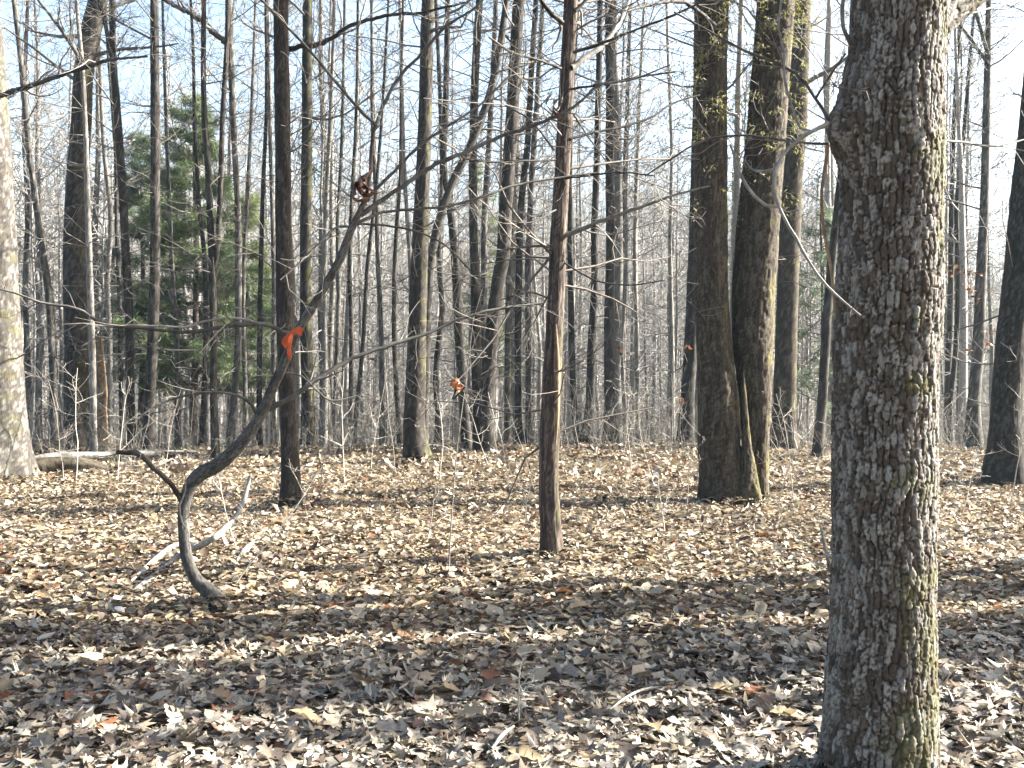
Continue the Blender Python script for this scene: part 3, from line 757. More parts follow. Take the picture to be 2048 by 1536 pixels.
# ------------------------------------------------------------------ twin mossy tree
def twin_tree():
    d = 13.2; seed = 33.0
    bx = (1468 - 1024) / F * d
    base = np.array([bx, d, float(ground_z(bx, d))])
    root = thing('twin_oak_tree', 'twin-trunked mossy oak, two thick dark trunks joined at the foot', 'tree', base)
    rng = np.random.default_rng(90)
    stems = []
    for k, (pts, dd) in enumerate((
        ([(1450, 1030, 100), (1447, 960, 94), (1440, 876, 86), (1432, 739, 76), (1423, 603, 68), (1422, 480, 66), (1421, 342, 65), (1421, 171, 64), (1425, 0, 63), (1430, -120, 61)], 13.2),
        ([(1511, 1030, 52), (1510, 960, 50), (1510, 860, 56), (1509, 760, 68), (1506, 690, 78), (1509, 568, 83), (1520, 410, 80), (1533, 273, 76), (1543, 137, 73), (1553, 0, 71), (1562, -120, 68)], 13.3))):
        path = px_path(pts, dd)
        path = np.vstack([path, path[-1] + np.array([(-0.3, 0.5)[k], 0.2, 5.0, -0.06]), path[-1] + np.array([(-0.8, 1.2)[k], 0.4, 11.0, -0.19])])
        L = np.linalg.norm(np.diff(path[:, :3], axis=0), axis=1).sum()
        zs = np.concatenate([np.linspace(0, 7.2, 330), np.linspace(7.2, L, 40)[1:]])
        mb = MB()
        P, R = trunk_mesh(mb, path, 84, zs, 'mossy', 0.035, 0.16, 0.018, seed + k * 9, 0.22, 0.35, 0.45, 0.3, 0.36, lobes=4)
        mb.build('trunk', M_BARK, root, base)
        stems.append((P, R))
    # mossy root flank between the two trunks
    mb = MB()
    path = px_path([(1500, 1010, 44), (1499, 960, 32), (1495, 900, 20), (1491, 830, 12), (1488, 780, 7), (1487, 750, 3)], 12.95, 13.02)
    trunk_mesh(mb, path, 36, np.linspace(0, 1.7, 120), 'mossy', 0.022, 0.1, 0.016, 61.0, 0.35, 0.2, 0.45, 0.0, 0.5, wob=0.16)
    o = mb.build('root_flank', M_BARK, root, base)
    o['label'] = 'pale mossy root flank in the cleft between the two trunks'
    mb = MB()
    for P, R in stems:
        crown_for(mb, rng, P, R, 7.2, 16.5, 12, 3.6, TWIGC, 0.005, 2, (3, 5, 6))
    mb.build('crown', M_TWIG, root, base)
    # hanging mossy sprigs on both trunks
    mb = MB()
    n = 0
    while n < 150:
        P, R = stems[int(rng.integers(0, 2))]
        z = 3.4 + 3.4 * rng.beta(1.6, 1.0)
        j = int(np.argmin(np.abs(P[:, 2] - z)))
        a = rng.uniform(-2.9, 0.5)
        d0 = unit(np.array([math.cos(a), math.sin(a), rng.uniform(-0.3, 0.2)]))
        Q = grow(mb, rng, P[j] + d0 * R[j] * 0.9, d0, rng.uniform(0.15, 0.55), 0.004, 1, (0.17, 0.15, 0.10), 0.0025, 0.25, -0.9, (3,))
        for m in range(int(rng.integers(5, 13))):
            q = Q[int(rng.integers(2, len(Q)))] + rng.normal(0, 0.045, 3)
            tuft(mb, rng, q, 0.035, (0.20, 0.19, 0.06))
        n += 1
    o = mb.build('moss_sprigs', M_NEEDLE, root, base, smooth=False)
    o['kind'] = 'stuff'; o['label'] = 'yellow-green mossy sprigs hanging on the upper trunks'
    return root, base, stems

def tuft(mb, rng, q, s, col, n=5, down=0.3):
    D = rng.normal(0, 1, (n, 3)); D[:, 2] -= down
    D /= np.linalg.norm(D, axis=1)[:, None]
    S = np.cross(D, rng.normal(0, 1, (n, 3))); S /= np.linalg.norm(S, axis=1)[:, None] + 1e-9
    L = s * rng.uniform(0.6, 1.5, n)[:, None]
    V = np.stack([q - S * L * 0.13, q + S * L * 0.13, q + D * L], 1).reshape(-1, 3)
    mb.add(V, tris=np.arange(3 * n).reshape(-1, 3), col=np.repeat(np.asarray(col)[None] * rng.uniform(0.6, 1.4, (n, 1)), 3, 0))
TREES['twin'] = twin_tree()

# ------------------------------------------------------------------ the big oak in front
def big_oak():
    d = 3.9
    edges = [(1642, 1871, 1536), (1652, 1868, 1376), (1661, 1866, 1239), (1664, 1866, 1103), (1666, 1868, 930), (1668, 1871, 760), (1672, 1879, 620), (1682, 1881, 470), (1684, 1881, 400), (1682, 1882, 300), (1688, 1882, 205), (1702, 1884, 90), (1706, 1884, 0), (1712, 1880, -120)]
    rows = []
    for (a, b, py) in edges:
        p = PX((a + b) / 2, py, d)
        rows.append([p[0], d, p[2], (b - a) / F * d / 2 * 0.955])
    bx = rows[0][0]
    base = np.array([bx, d, float(ground_z(bx, d))])
    rows.insert(0, [bx + 0.0, d, -0.12, rows[0][3] * 1.10])
    rows[1][2] = max(rows[1][2], 0.02)
    rows += [[rows[-1][0] - 0.03, d + 0.05, 5.0, 0.155], [rows[-1][0] - 0.15, d + 0.2, 9.0, 0.11], [rows[-1][0] - 0.2, d + 0.3, 14.0, 0.03]]
    root = thing('oak_tree', 'huge scaly-barked oak trunk in the right foreground with a knobbly burl', 'tree', base)
    path = np.array(rows)
    zb = CAM_H - (267 - 768) / F * d + 0.12
    def burl(S, TH, RR):
        g = np.exp(-((S - zb) / 0.085) ** 2) * np.exp(-((np.angle(np.exp(1j * (TH - 3.25)))) / 0.42) ** 2)
        up = np.exp(-((S - zb - 0.16) / 0.16) ** 2) * np.exp(-((np.angle(np.exp(1j * (TH - 3.25)))) / 0.7) ** 2)
        g2 = np.exp(-((S - zb - 0.47) / 0.10) ** 2) * np.exp(-((np.angle(np.exp(1j * (TH - 0.0)))) / 0.6) ** 2)
        kn = vnoise(TH * 9, S * 22, 5.0)
        return g * (0.066 + 0.035 * (kn - 0.5)) + up * 0.022 + 0.012 * g2
    zs = np.concatenate([np.linspace(0, 3.35, 620), np.linspace(3.35, 14.1, 40)[1:]])
    mb = MB()
    P, R = trunk_mesh(mb, path, 272, zs, 'oak', 0.0245, 0.058, 0.020, 17.0, 0.04, 0.25, 0.30, -0.5, 0.33, wob=0.03, extra=burl)
    mb.build('trunk', M_BARK_FINE, root, base)
    rng = np.random.default_rng(3)
    # thick limb leaving upper right
    mb = MB()
    lp = px_path([(1800, 80, 120), (1850, 40, 100), (1900, 5, 84), (1960, -35, 74), (2060, -90, 66), (2200, -190, 58)], 3.9, 4.3)
    lp = np.vstack([lp, lp[-1] + np.array([0.8, 0.2, 0.9, -0.02]), lp[-1] + np.array([2.0, 0.3, 2.6, -0.04])])
    LL = np.linalg.norm(np.diff(lp[:, :3], axis=0), axis=1).sum()
    Pl, Rl = trunk_mesh(mb, lp, 100, np.concatenate([np.linspace(0, 1.0, 160), np.linspace(1.0, LL, 40)[1:]]), 'oak', 0.03, 0.06, 0.009, 23.0, 0.0, 0.2, 0.4, 0.0, 0.3, wob=0.04)
    lo = mb.build('limb', M_BARK_FINE, root, base)
    lo['label'] = 'thick limb leaving the oak at the top, rising right'
    mb = MB()
    crown_for(mb, rng, P, R, 6.0, 13.5, 16, 3.4, TWIGC, 0.004, 2, (4, 5, 6))
    for k in range(7):
        grow(mb, rng, Pl[-1 - k * 4], unit(np.array([rng.normal(0.5, 0.5), rng.normal(0, 0.6), 0.6])), 1.6, 0.02, 2, TWIGC, 0.003, 0.15, 0.3, (4, 5))
    mb.build('crown', M_TWIG, root, base)
    bur = PX(1652, 262, d)
    def br(pts, d0, d1, tw=4, s=0, tl=0.25, pal='grey', start=None):
        px_branch(root, 'branch', pts, d0, d1, pal, tw, tl, 300 + s, 1, origin=base, start=start, rmin=0.0018, sides=7)
    br([(1656, 246, 8), (1615, 267, 8), (1584, 290, 8), (1563, 318, 8), (1548, 356, 7.5), (1548, 385, 7), (1556, 410, 7), (1570, 438, 6.5), (1594, 478, 6.5), (1618, 523, 6), (1656, 575, 6), (1690, 606, 5.5), (1721, 632, 5)], 3.8, 3.35, 1, 1, 0.12, 'pale')
    br([(1558, 414, 6), (1536, 412, 6), (1502, 386, 6.5), (1478, 342, 5.5), (1461, 290, 4.5)], 3.62, 3.75, 2, 2, 0.15, 'pale')
    br([(1556, 413, 4), (1575, 424, 4), (1597, 420, 3.5)], 3.62, 3.6, 1, 3, 0.08, 'pale')
    br([(1656, 252, 5), (1607, 262, 5), (1584, 212, 5), (1570, 164, 5), (1568, 103, 5), (1556, 51, 5), (1563, 0, 4.5), (1570, -40, 4)], 3.8, 4.0, 2, 4, 0.2, 'pale')
    br([(1656, 290, 6), (1646, 359, 6.5), (1644, 427, 6.5), (1651, 478, 6.5), (1662, 540, 6), (1672, 640, 5)], 3.82, 3.9, 1, 5, 0.1, 'rotten')
    br([(1656, 238, 8), (1632, 196, 6), (1587, 144, 5.5), (1485, 99, 5), (1416, 62, 4.5), (1348, 24, 4)], 3.82, 4.1, 6, 6, 0.3)
    br([(1632, 196, 5), (1660, 150, 4.5), (1692, 107, 4)], 3.8, 3.7, 2, 7, 0.15)
    br([(1656, 288, 6), (1587, 284, 5), (1519, 273, 5), (1450, 272, 4.5), (1399, 284, 4.5), (1348, 314, 4), (1290, 352, 3)], 3.82, 4.3, 7, 8, 0.3)
    br([(1540, 341, 6), (1515, 343, 5), (1500, 335, 3), (1490, 320, 2)], 3.7, 3.8, 1, 9, 0.1, 'pale', start=PX(1556, 335, 3.68))
    br([(1702, 90, 9), (1688, 60, 9), (1684, 20, 8), (1690, -30, 7)], 3.85, 3.8, 2, 10, 0.15)
    br([(1880, 280, 5), (1930, 285, 4.5), (1990, 292, 4), (2060, 276, 3)], 3.95, 4.5, 6, 11, 0.4)
    br([(1884, 40, 5), (1950, 25, 4.5), (2050, -5, 4)], 3.95, 4.6, 4, 12, 0.4)
    return root
big_oak()

# ------------------------------------------------------------------ red cedar trunk in the middle
def red_cedar():
    d = 8.85
    pts = [(1107, None, 43), (1102, 1060, 41), (1098, 978, 40), (1099, 876, 38), (1103, 773, 37), (1108, 671, 35), (1113, 568, 33), (1117, 478, 32), (1125, 342, 31), (1132, 205, 30), (1139, 68, 28), (1142, 0, 27)]
    root, base, allp = tree('cedar_tree', 'red-barked cedar trunk standing alone in the sunlit leaves, centre', d, 'cedar', pts, H=11, nang=56, nvis=260, plate=(0.022, 0.30, 0.007), moss=0.15, lichen=0.25, flare=0.25, flare_h=0.2, seed=80, twigs=13, nl=20, reach=1.7, lobes=4)
    def br(pts, d0, d1, tw, s, pal='dark', tl=0.5):
        px_branch(root, 'branch', pts, d0, d1, pal, tw, tl, 400 + s, 1, origin=base, rmin=0.0022)
    br([(1125, 46, 10), (1094, 17, 9), (1078, -8, 8), (1060, -40, 7)], 8.8, 8.5, 3, 1)
    br([(1122, 137, 6), (1077, 120, 5.5), (1026, 106, 5), (978, 75, 4)], 8.8, 8.2, 7, 2)
    br([(1150, 22, 8), (1176, -4, 7), (1200, -40, 6)], 8.85, 8.9, 3, 3)
    br([(1146, 105, 7), (1197, 89, 6), (1265, 62, 5), (1350, 29, 4.5), (1430, -10, 3)], 8.85, 8.6, 8, 4)
    br([(1142, 135, 12), (1180, 109, 12), (1204, 89, 11), (1231, 58, 9), (1258, 0, 8), (1266, -40, 7)], 8.85, 9.4, 4, 5, 'pale')
    br([(1138, 179, 5), (1231, 164, 4.5), (1290, 152, 4), (1350, 144, 3)], 8.85, 8.4, 9, 6)
    br([(1140, 278, 6), (1197, 263, 5.5), (1248, 253, 5), (1299, 236, 4.5), (1350, 205, 4), (1400, 190, 3)], 8.85, 9.5, 9, 7)
    br([(1133, 469, 10), (1180, 451, 9.5), (1231, 431, 8), (1282, 414, 7), (1350, 390, 5), (1420, 372, 3)], 8.85, 8.2, 8, 8, 'pale')
    br([(1112, 320, 4.5), (1050, 322, 4), (992, 325, 3.5), (930, 318, 3)], 8.8, 8.3, 8, 9)
    br([(1110, 360, 4), (1170, 352, 4), (1240, 345, 3.5), (1310, 352, 2.5)], 8.8, 8.0, 7, 10)
    br([(1108, 300, 4), (1060, 240, 3.5), (1010, 210, 3)], 8.8, 9.6, 6, 11)
    br([(1120, 520, 4), (1190, 560, 3.5), (1260, 570, 3), (1330, 560, 2)], 8.85, 8.2, 8, 12)
    br([(1104, 600, 4), (1060, 585, 3), (1000, 600, 2.5)], 8.8, 9.4, 5, 13)
    br([(1112, 420, 4), (1060, 445, 3), (1010, 440, 2.5)], 8.8, 8.1, 6, 14)
    # weathered hollow split low on the right face
    mb = MB()
    trunk_mesh(mb, px_path([(1112, 890, 3), (1114, 820, 9), (1114, 750, 12), (1113, 690, 8), (1112, 650, 2)], 8.74, 8.73), 14, np.linspace(0, 1.03, 40), 'rotten', 0.02, 0.15, 0.006, 88.0, 0, 0.1, 0, 0, 0.6)
    o = mb.build('bare_wood', M_BARK, root, base); o['label'] = 'bare weathered strip where bark has peeled'
red_cedar()

# ------------------------------------------------------------------ leaning sapling with the ribbon
def leaning_sapling():
    d = 7.1
    pts = [(445, 1212, 40), (420, 1186, 33), (392, 1158, 29), (373, 1112, 27), (367, 1060, 25), (368, 1015, 26), (381, 972, 32), (402, 948, 35), (432, 932, 34), (468, 902, 31), (500, 864, 27), (525, 822, 26), (546, 775, 24), (572, 718, 22), (600, 655, 21), (640, 590, 20), (678, 522, 19), (703, 458, 17), (722, 418, 14), (733, 395, 11)]
    path = px_path(pts, 7.1, 7.1)
    path[:, 3] *= 0.84
    path[0, 2] = -0.08
    base = np.array([path[0, 0], d, float(ground_z(path[0, 0], d))])
    root = thing('leaning_sapling', 'crooked smooth-barked sapling curving up right from the leaves at lower left', 'sapling', base)
    L = np.linalg.norm(np.diff(path[:, :3], axis=0), axis=1).sum()
    mb = MB()
    trunk_mesh(mb, path, 32, np.linspace(0, L, 260), 'smooth', 0.016, 0.05, 0.0042, 55.0, 0.45, 0.10, 0.2, 1.5, 0.35, wob=0.055)
    mb.build('trunk', M_BARK, root, base)
    def br(p, d0, d1, tw, s, tl=0.5, pal='smooth'):
        px_branch(root, 'branch', p, d0, d1, pal, tw, tl, 500 + s, 1, origin=base, rmin=0.0018)
    br([(733, 397, 9), (737, 370, 8.5), (742, 320, 8), (746, 270, 7.5), (752, 249, 8)], 7.1, 7.1, 1, 1, 0.3, 'cedar')
    br([(752, 251, 7), (700, 198, 6.5), (650, 137, 6), (600, 80, 5.5), (523, 0, 5), (480, -40, 4)], 7.1, 6.8, 9, 2, 0.6)
    br([(752, 251, 8), (769, 205, 7.5), (804, 147, 7), (845, 106, 7), (889, 55, 6.5), (944, 20, 5), (965, 0, 5), (1000, -40, 4)], 7.1, 7.3, 9, 3, 0.6)
    br([(730, 402, 8), (752, 379, 7), (793, 338, 6.5), (841, 290, 6), (890, 255, 5), (960, 210, 4), (1020, 150, 3)], 7.1, 7.5, 10, 4, 0.6)
    br([(722, 430, 10), (770, 396, 9), (821, 362, 9), (872, 328, 9), (940, 301, 8.5), (1009, 270, 8), (1060, 253, 7), (1128, 225, 6.5), (1163, 202, 5.5), (1197, 171, 5), (1260, 160, 4), (1340, 130, 3)], 7.1, 7.8, 14, 5, 0.6)
    br([(714, 446, 7), (760, 427, 6), (804, 420, 5.5), (889, 413, 5), (957, 396, 5), (1026, 372, 4.5), (1094, 359, 4), (1197, 345, 3)], 7.1, 7.9, 12, 6, 0.55)
    br([(706, 455, 6), (674, 454, 5), (645, 480, 4.5), (600, 525, 4), (560, 560, 3)], 7.1, 6.8, 7, 7, 0.45)
    br([(708, 448, 5), (760, 450, 4.5), (830, 462, 4), (890, 490, 3.5), (940, 540, 3)], 7.1, 7.3, 7, 8, 0.45)
    br([(529, 822, 13), (555, 808, 11), (581, 797, 10.5), (632, 760, 10), (700, 719, 9), (787, 688, 7.5), (855, 667, 6.5), (906, 643, 5.5), (958, 626, 6), (1009, 616, 5), (1088, 606, 3.5)], 7.1, 7.9, 13, 9, 0.5)
    br([(594, 668, 9), (564, 664, 9), (540, 650, 8.5), (495, 648, 8), (427, 657, 7.5), (376, 664, 7), (290, 657, 6.5), (205, 647, 6), (154, 616, 5.5), (85, 606, 5), (17, 582, 4), (-60, 566, 3)], 7.1, 6.4, 13, 10, 0.5)
    br([(512, 645, 6), (480, 637, 5), (444, 637, 5), (400, 645, 4.5), (376, 654, 4.5), (320, 652, 4), (250, 650, 3)], 7.0, 6.7, 7, 11, 0.35, 'pale')
    br([(518, 836, 7), (495, 801, 6), (461, 787, 5), (410, 785, 5), (359, 794, 4.5), (308, 814, 4), (270, 840, 3)], 7.1, 6.7, 6, 12, 0.35)
    br([(370, 1012, 13), (359, 996, 11), (342, 968, 11), (308, 937, 11), (290, 915, 12), (277, 907, 12), (250, 905, 10), (232, 903, 8)], 7.1, 6.9, 1, 13, 0.2, 'dark')
    br([(560, 745, 5), (600, 750, 4), (660, 800, 3.5), (720, 790, 3)], 7.1, 7.4, 5, 14, 0.3)
    br([(372, 1060, 4), (362, 1035, 4), (360, 1010, 3.5), (370, 985, 3), (368, 940, 2.5), (350, 900, 2)], 7.0, 6.9, 2, 15, 0.2, 'pale')
    # orange tape tied where the left branch leaves
    rb = thing('marker_ribbon', 'orange flagging tape knotted round the leaning sapling with a hanging tail', 'ribbon', PX(590, 672, 6.98))
    def strip(ps, w, dd, nm, thick=0.0012):
        Q = catmull(np.array([np.append(PX(a, b, dd + c), 0) for a, b, c in ps]), 16)[:, :3]
        ws = np.array(w) * dd / F
        ws = np.interp(np.linspace(0, 1, 16), np.linspace(0, 1, len(ws)), ws)
        T_ = np.gradient(Q, axis=0); T_ /= np.linalg.norm(T_, axis=1)[:, None]
        view = np.array([0.15, -1, 0.1]); S_ = np.cross(T_, view); S_ /= np.linalg.norm(S_, axis=1)[:, None]
        tw = np.sin(np.linspace(0, 5, 16))[:, None] * 0.45
        S_ = S_ + view[None] * tw * 0.6
        N_ = np.cross(S_, T_); N_ /= np.linalg.norm(N_, axis=1)[:, None]
        a, b = Q - S_ * ws[:, None] / 2, Q + S_ * ws[:, None] / 2
        V = np.concatenate([a, b, b + N_ * thick, a + N_ * thick]); n = 16
        q = []
        for i in range(n - 1):
            for u_, v_ in ((0, 1), (1, 2), (2, 3), (3, 0)):
                q.append((u_ * n + i, v_ * n + i, v_ * n + i + 1, u_ * n + i + 1))
        mbr = MB(); mbr.add(V, quads=q, col=(0.8, 0.15, 0.03))
        mbr.build(nm, M_RIBBON, rb, PX(590, 672, 6.98), smooth=False)
    strip([(576, 690, 0), (570, 684, -0.01), (574, 676, -0.02), (586, 664, -0.025), (598, 658, -0.02), (606, 663, -0.01)], (16, 14, 10, 9, 9, 8), 7.0, 'loop')
    strip([(584, 668, -0.02), (580, 682, -0.03), (578, 696, -0.025), (579, 710, -0.03), (579, 719, -0.02)], (6, 9, 8, 9, 4), 6.98, 'tail')
    strip([(590, 661, -0.01), (597, 665, -0.03), (603, 671, -0.02)], (4, 8, 3), 6.99, 'knot_end')
leaning_sapling()

# limbs of other trees that cross the upper part of the picture
def limb_of(key, pts, d0, d1, pal, tw, seed, tl=0.9, label=None):
    root, base, _ = TREES[key]
    px_branch(root, 'limb', pts, d0, d1, pal, tw, tl, seed, 2 if tl > 0.8 else 1, origin=base, rmin=0.0035, label=label)
limb_of('left_big', [(-18, 200, 12), (0, 192, 11), (50, 176, 10), (103, 157, 9), (154, 140, 8.5), (205, 123, 8), (232, 118, 6), (294, 113, 4)], 15.8, 14.0, 'dark', 8, 601, 1.1)
limb_of('mid_i', [(575, 98, 11), (600, 94, 11), (632, 89, 10), (666, 75, 9), (701, 51, 8), (787, 29, 7), (838, 26, 6), (930, 5, 4)], 12.2, 11.5, 'dark', 8, 602, 0.9)
limb_of('bent_h', [(459, 92, 11), (448, 82, 11), (427, 65, 11), (400, 38, 11), (331, 0, 9), (290, -30, 8)], 24, 23.4, 'grey', 5, 603, 1.2)
limb_of('twin', [(1440, 60, 9), (1380, 10, 9), (1352, 2, 9), (1300, 10, 7), (1240, 24, 5)], 13.0, 11.5, 'dark', 6, 604, 0.7)

# ------------------------------------------------------------------ evergreens
def evergreen(name, label, px, d, top_py, low_z, spread, seed, nb=120, col=(0.155, 0.20, 0.092), dense=1.0):
    rng = np.random.default_rng(seed)
    x = (px - 1024) / F * d
    base = np.array([x, d, float(ground_z(x, d))])
    H = CAM_H - (top_py - 768) / F * d
    root = thing(name, label, 'evergreen tree', base)
    path = np.array([[x, d, base[2] - 0.1, 0.13], [x + 0.1, d, base[2] + (H - base[2]) * 0.5, 0.075], [x, d, H, 0.012]])
    mb = MB(); P, R = trunk_mesh(mb, path, 12, np.linspace(0, H - base[2], 50), 'cedar', 0.03, 0.3, 0.006, seed * 1.7)
    mb.build('trunk', M_BARK, root, base)
    fb = MB(); mb = fb
    for k in range(nb):
        t = (k + rng.uniform()) / nb
        z = low_z + (H - low_z) * t
        j = int(np.argmin(np.abs(P[:, 2] - z)))
        a = rng.uniform(0, 6.283)
        L = spread * (1 - t) ** 0.75 * rng.uniform(0.55, 1.15) + 0.25
        d0 = unit(np.array([math.cos(a), math.sin(a), rng.uniform(0.05, 0.5)]))
        Q, D = walk(rng, P[j], d0, L, 6, 0.10, -0.25)
        mb.tube(Q, np.linspace(max(0.010, L * 0.009), 0.003, 7), 3, (0.13, 0.09, 0.065))
        m = int((11 + 24 * L) * dense)
        shade = rng.uniform(0.7, 1.3)
        for s in range(m):
            f = rng.uniform(0.25, 1.05) ** 0.8 * 5.99
            jj = min(int(f), 5); fr = min(f - jj, 1.0)
            q = Q[jj] * (1 - fr) + Q[jj + 1] * fr + rng.normal(0, 0.13, 3) * np.array([1, 1, 0.6]) * (0.4 + 0.5 * L / 2)
            nn = 9
            DD = D[jj][None] * 0.7 + rng.normal(0, 0.65, (nn, 3)); DD[:, 2] -= 0.1
            DD /= np.linalg.norm(DD, axis=1)[:, None]
            SS = np.cross(DD, rng.normal(0, 1, (nn, 3))); SS /= np.linalg.norm(SS, axis=1)[:, None]
            LL = rng.uniform(0.12, 0.32, (nn, 1)); qq = q + rng.normal(0, 0.05, (nn, 3))
            W = LL * rng.uniform(0.035, 0.075, (nn, 1))
            V = np.stack([qq - SS * W, qq + SS * W, qq + DD * LL], 1).reshape(-1, 3)
            c = np.asarray(col) * shade * rng.uniform(0.65, 1.35)
            fb.add(V, tris=np.arange(3 * nn).reshape(-1, 3), col=np.repeat(c[None] * rng.uniform(0.8, 1.2, (nn, 1)), 3, 0))
    fb.build('crown', M_NEEDLE, root, base, smooth=False)
evergreen('evergreen_tree', 'tall feathery evergreen behind the straight dark trees on the left', 385, 31.0, 200, 1.2, 2.6, 901, 150)
evergreen('evergreen_tree', 'darker evergreen on the left flank of the tall feathery one', 280, 32.0, 270, 1.6, 1.7, 902, 95, (0.115, 0.165, 0.09))
evergreen('evergreen_tree', 'low olive evergreen to the right of the tall feathery one', 488, 33.0, 395, 1.0, 1.9, 903, 85, (0.155, 0.185, 0.08))
evergreen('evergreen_tree', 'small far evergreen glimpsed behind the central pair of leaning trees', 962, 44.0, 330, 1.8, 1.5, 904, 60, (0.13, 0.165, 0.065), 0.7)
evergreen('evergreen_tree', 'loose grey-green evergreen between the twin trunks and the big oak', 1640, 27.0, 420, 0.8, 1.6, 905, 55, (0.12, 0.15, 0.095), 0.4)
evergreen('evergreen_tree', 'small bright evergreen far down the slope at the right edge', 1988, 60.0, 610, -5.0, 1.6, 906, 45, (0.13, 0.18, 0.06), 0.7)

# ------------------------------------------------------------------ saplings and brush near the crest
def sapling(label, px, d, h, lean, seed, col=(0.30, 0.27, 0.23), r=0.006, kids=(3, 5), leaves=0):
    rng = np.random.default_rng(seed)
    x = (px - 1024) / F * d
    base = np.array([x, d, float(ground_z(x, d))])
    root = thing('sapling', label, 'sapling', base)
    mb = MB()
    d0 = unit(np.array([lean, rng.normal(0, 0.1), 1.0]))
    P, D = walk(rng, base - np.array([0, 0, 0.03]), d0, h, 9, 0.07, 0.15)
    mb.tube(P, np.linspace(r, r * 0.4, 10), 5, col)
    mb.build('stem', M_TWIG, root, base)
    mb = MB()
    for k in range(int(kids[1] * 1.6)):
        j = int(rng.integers(3, 9)); a = rng.uniform(0, 6.28)
        grow(mb, rng, P[j], unit(np.array([math.cos(a), math.sin(a) * 0.7, rng.uniform(0.2, 1.0)])), h * rng.uniform(0.12, 0.34), r * 0.55, 1, col, r * 0.3, 0.2, 0.3, (kids[0],))
    mb.build('crown', M_TWIG, root, base)
    return root, base, P

SAP = [
    ('bare whip beside the foot of the ribbon tree, on its right', 640, 13.5, 1.6, 0.06), ('bare whip rising between ribbon tree and lower sapling branch', 690, 15.0, 1.8, -0.05),
    ('thin pale whip left of the swollen-footed tree, in brush', 742, 17.0, 1.7, 0.1), ('bare whip just left of the swollen-footed tree base', 790, 16.0, 1.9, -0.04),
    ('thin forked whip at the right foot of the swollen-footed tree', 880, 15.5, 1.3, 0.12), ('dark thin whip between the cedar trunk and the leaning stout tree', 1020, 14.0, 1.5, -0.08),
    ('pale whip close left of the cedar trunk, in leaf litter', 1050, 11.5, 0.9, 0.05), ('forked pale whip in the open gap right of the cedar', 1310, 15.0, 1.45, -0.05),
    ('thin whip under the close pair right of the cedar', 1262, 17.0, 1.5, -0.15), ('short whip at the left foot of the twin trunks', 1372, 12.6, 0.8, 0.2),
    ('tangled whip at the right foot of the twin trunks', 1556, 12.4, 1.3, 0.12), ('second whip right of the twin trunks, more upright', 1590, 13.0, 1.5, -0.1),
    ('thin whip left of the big oak, behind the pale stick', 1622, 14.5, 1.6, 0.05), ('bare whip in front of the massive right-edge tree', 2020, 13.0, 1.5, 0.2),
    ('low whip between the big oak and right-edge tree', 1920, 12.0, 0.9, 0.3), ('slender whip in front of the pale fallen log, left one', 128, 15.0, 1.6, -0.02),
    ('slender whip in front of the pale fallen log, middle one', 152, 15.6, 1.9, 0.03), ('slender whip in front of the pale fallen log, right one', 236, 15.2, 1.5, 0.02),
    ('bare whip between the log tip and the forked slender tree', 330, 16.5, 1.5, -0.1), ('dark thin whip crossing behind the foot of the leaning sapling', 455, 7.6, 1.2, 0.55),
    ('thin whip rising behind the pale fallen sticks', 476, 9.2, 0.9, -0.15), ('low bare whip in the sunlit leaves left of the cedar', 850, 9.5, 0.6, 0.1),
    ('low bare whip right of the cedar in sunlit leaves', 1330, 10.5, 0.7, -0.1), ('thin whip leaning left at the far crest centre', 980, 18.0, 1.5, -0.25),
    ('thin bent whip right of the cedar near the crest', 1190, 18.5, 1.2, 0.3), ('small forked twig standing in the near leaves bottom centre', 1040, 4.55, 0.35, 0.05)]
for i, (lab, px, d, h, ln) in enumerate(SAP):
    sapling(lab, px, d, h, ln, 700 + i, r=0.0045 + 0.00022 * d, col=(0.36, 0.33, 0.28) if i % 3 else (0.2, 0.175, 0.15))

# the sapling that still carries dead orange leaves
def cluster_leaves(parent, origin, centre, n, size, spread, seed, cols, name='leaf'):
    rng = np.random.default_rng(seed)
    for k in range(n):
        V, q = leaf_shape(rng, 9, 0 if k % 3 else 1)
        s = size * rng.uniform(0.7, 1.2)
        Rm = rot_mats(rng, 1, 1.0)[0]
        W = (V @ Rm.T) * s + centre + rng.normal(0, spread, 3)
        c = np.array(cols[int(rng.integers(0, len(cols)))]) * rng.uniform(0.8, 1.2)
        mb = MB(); mb.add(W, quads=q, col=c)
        mb.build(name, M_LEAF, parent, origin, smooth=True)
ORANGE = [(0.34, 0.13, 0.045), (0.28, 0.095, 0.035), (0.40, 0.21, 0.085), (0.22, 0.09, 0.045)]
rt, bs, Pp = sapling('thin upright sapling holding a bunch of orange dead leaves, left of cedar', 897, 8.1, 2.35, 0.04, 760, (0.2, 0.18, 0.15), 0.0065)
bun = PX(914, 770, 8.05)
px_branch(rt, 'branch', [(905, 800, 3), (910, 785, 3), (916, 765, 2.5)], 8.07, 8.05, 'dark', 0, origin=bs, start=Pp[int(np.argmin(np.abs(Pp[:, 2] - bun[2] + 0.1)))])
cluster_leaves(rt, bs, bun, 8, 0.10, 0.03, 1, ORANGE)
